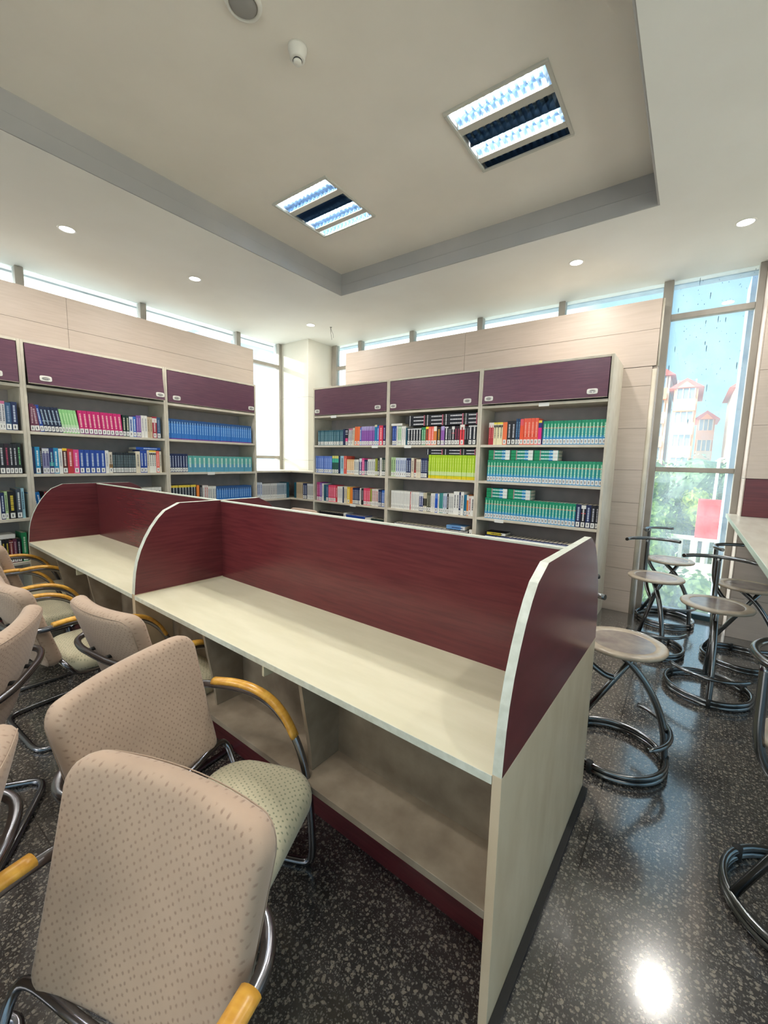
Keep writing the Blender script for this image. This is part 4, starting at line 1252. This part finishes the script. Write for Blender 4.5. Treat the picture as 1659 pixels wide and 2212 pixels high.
# ================================================================== OUTSIDE
M['bounce_ground'] = mottled('pale_bounce_ground', (226, 222, 210), (212, 208, 194), (1, 1, 1), .95, noise=.6)  # ground made pale to bounce daylight up to the ceiling
m = MB(); m.box(-60, 60, -60, 120, -4.3, -4.2)
struct(m.build('ground', 'bounce_ground'), 'garden ground outside the windows')
M['leaf'] = [mottled('leaves', c1, c2, (1, 1, 1), .6, 5, lo=.42, hi=.58, noise=11) for c1, c2 in (((120, 146, 74), (74, 106, 50)), ((96, 126, 84), (60, 92, 60)), ((140, 158, 62), (98, 126, 44)))]
M['bark'] = base('bark', (92, 74, 58), .9)
def tree(x, y, z0, h, r, k, label, seed, n=6500):
    rr = random.Random(seed)
    t = thing('tree', (x, y, z0), 0, label, 'tree', 'trees outside the tall window')
    m = MB(); m.tube([(0, 0, 0), (.05, .02, h * .4), (0, 0, h * .8)], .12, 8)
    m.tube([(0, 0, h * .4), (r * .3, .1, h * .7)], .06, 6); m.tube([(0, 0, h * .45), (-r * .3, -.1, h * .75)], .06, 6)
    m.build('trunk', 'bark', t)
    blobs = [(rr.uniform(-.6, .6) * r, rr.uniform(-.5, .5) * r, h * rr.uniform(.35, .88), rr.uniform(.32, .5) * r) for _ in range(14)]
    m = MB()
    for i in range(n):
        bx, by, bz, br_ = rr.choice(blobs)
        d = Vector((rr.gauss(0, 1), rr.gauss(0, 1), rr.gauss(0, 1))).normalized()
        p = Vector((bx, by, bz)) + d * br_ * rr.uniform(.75, 1.05)
        s = rr.uniform(.045, .085)
        a = Vector((rr.gauss(0, 1), rr.gauss(0, 1), rr.gauss(0, 1))).normalized()
        e = d.cross(a).normalized() * s
        g = (a.cross(e).normalized()) * s * .6
        m.add([p - e, p - g, p + e, p + g], [(0, 1, 2, 3)])
    for bx, by, bz, br_ in blobs:
        bm = bmesh.new()
        bmesh.ops.create_icosphere(bm, subdivisions=2, radius=br_ * .86)
        for v in bm.verts:
            v.co *= rr.uniform(.85, 1.1)
            v.co += Vector((bx, by, bz))
        bm.verts.index_update()
        m.add([v.co.copy() for v in bm.verts], [[v.index for v in f.verts] for f in bm.faces])
        bm.free()
    m.build('foliage', M['leaf'][k], t)
    return t
tree(-1.7, 13.6, -4.2, 6.2, 2.1, 0, 'broad yellow-green tree at the left of the view through the tall window', 1)
tree(.3, 17.0, -4.2, 6.9, 2.2, 1, 'blue-green tree behind the street lamp, just under the houses', 2)
tree(.45, 14.4, -4.2, 5.5, .9, 2, 'small bright lime tree behind the red board', 3, 3000)
tree(-.4, 10.0, -4.2, 3.7, 1.4, 0, 'low leafy bush under the tall window', 4, 5000)
tree(-3.3, 19.5, -4.2, 7.0, 2.6, 1, 'dark tree far left behind the broad yellow-green tree', 6)
tree(.95, 9.2, -4.2, 2.9, .8, 2, 'low yellow bush below the red board', 8, 2600)

M['b_peach'] = base('peach_plaster', (206, 150, 114), .85); M['b_cream'] = base('cream_plaster', (200, 190, 172), .85)
M['b_orange'] = base('orange_plaster', (206, 130, 84), .85); M['b_roof'] = base('red_roof_tiles', (170, 84, 76), .8)
M['b_glass'] = base('house_window_glass', (120, 140, 160), .2); M['b_dark'] = base('house_shade_grey', (110, 120, 136), .8)
def house(x, y, w_, d, zt, floors, mt, label, roof=1.6, fh=2.9):
    t = thing('apartment_building', (x, y, -4.2), 0, label, 'building', 'apartment houses far outside')
    H_ = zt + 4.2
    m = MB(); m.box(0, w_, 0, d, 0, H_); m.build('wall', mt, t)
    m = MB(); m.prism([(-.35, H_), (w_ + .35, H_), (w_ / 2, H_ + roof)], 1, -.5, d + .3); m.build('roof', 'b_roof', t)
    m = MB(); m.prism([(.15 * w_, H_ + .02), (.85 * w_, H_ + .02), (w_ / 2, H_ + roof * .66)], 1, -.55, -.5); m.build('gable_panel', mt, t)
    for k in range(floors):
        z = H_ - fh * (k + 1)
        m = MB(); m.box(.12 * w_, .88 * w_, -.06, -.005, z + .9, z + 2.4, 0)
        for q in range(4):
            xx = .12 * w_ + .76 * w_ * q / 3
            m.box(xx - .04, xx + .04, -.10, -.06, z + .9, z + 2.4, 1)
        m.build('window', ['b_glass', 'b_cream'], t)
        m = MB(); m.box(.05 * w_, .95 * w_, -.9, 0, z + .0, z + .16); m.box(.05 * w_, .95 * w_, -.9, -.82, z + .16, z + .85); m.build('balcony', 'b_cream' if k % 2 else 'b_peach', t)
    return t
house(-1.6, 40, 1.5, 8, 7.5, 4, 'b_peach', 'peach apartment house with a red gabled roof at the left of the tall window view', .7, 1.75)
house(-4.0, 41.5, 2.0, 6, 8.8, 4, 'b_cream', 'taller cream apartment house at the far left of the window view', 1.0, 1.9)
house(.06, 50, 1.35, 6, 6.0, 2, 'b_orange', 'small orange house with a red gable between the two tall houses', .8, 1.9)
house(1.95, 38, 3.6, 8, 7.0, 4, 'b_cream', 'cream apartment house with stepped red roofs at the right of the window view', 1.6, 1.9)
t = thing('street_lamp', (.50, 13.5, -4.2), 0, 'slim white street lamp with a bent arm outside the tall window', 'street lamp')
m = MB(); m.tube([(0, 0, 0), (.02, 0, 3), (.05, 0, 5.95)], .035, 10); m.build('pole', 'white', t)
m = MB(); m.tube([(.05, 0, 5.95), (.25, 0, 6.0), (.5, 0, 6.02)], .022, 8); m.build('arm', 'white', t)
m = MB(); m.box(.45, .75, -.05, .05, 5.98, 6.05, c=.01); m.build('lamp_head', 'white', t)
t = thing('signboard', (.20, 11.9, -4.2), R(0), 'plain red signboard outside the lower right of the tall window', 'sign')
M['redboard'] = mottled('red_board_paint', (220, 52, 52), (200, 40, 46), (3, 3, 3), .6, noise=3)
m = MB(); m.box(0, .62, 0, .04, 4.12, 5.02, c=.005); m.build('board', 'redboard', t)
for x in (.05, .55):
    m = MB(); m.box(x - .025, x + .025, .045, .095, 0, 5.0); m.build('post', 'white', t)
t = thing('garden_railing', (-3.4, 12.6, -4.2), 0, 'pale white garden railing among the bushes outside', 'railing')
m = MB(); m.box(0, 5.5, 0, .1, 3.95, 4.05); m.box(0, 5.5, 0, .1, 3.30, 3.40); m.build('rail', 'b_cream', t)
for q in range(24):
    m = MB(); m.box(.1 + q * .23, .18 + q * .23, .02, .08, 3.40, 3.95); m.build('baluster', 'b_cream', t)
m = MB(); m.box(0, 5.5, -.02, .12, 0, 3.30); m.build('base_wall', 'b_cream', t)
# unseen block added to stop low sun; hut seen through the left clerestory
m = MB(); m.prism([(-14, -5.25), (-22, -14.09), (-22, -60), (-14, -60)], 2, -4.2, 12)
o = m.build('sun_blocker', base('pale_blue_plaster', (150, 176, 210), .85)); tag(o, 'plain pale blue-grey block outside the left clerestory', 'building')
bv = thing('roof_hut', (-15.0, 8.6, -4.2), 0, 'small pale blue rooftop building seen low in the left clerestory strip', 'building')
m = MB(); m.box(0, 2.2, 0, 2.2, 0, 10.2); m.build('wall', base('pale_blue_plaster', (150, 176, 210), .85), bv)
m = MB(); m.box(-.2, 2.4, -.2, 2.4, 10.2, 10.4); m.build('roof', 'b_dark', bv)
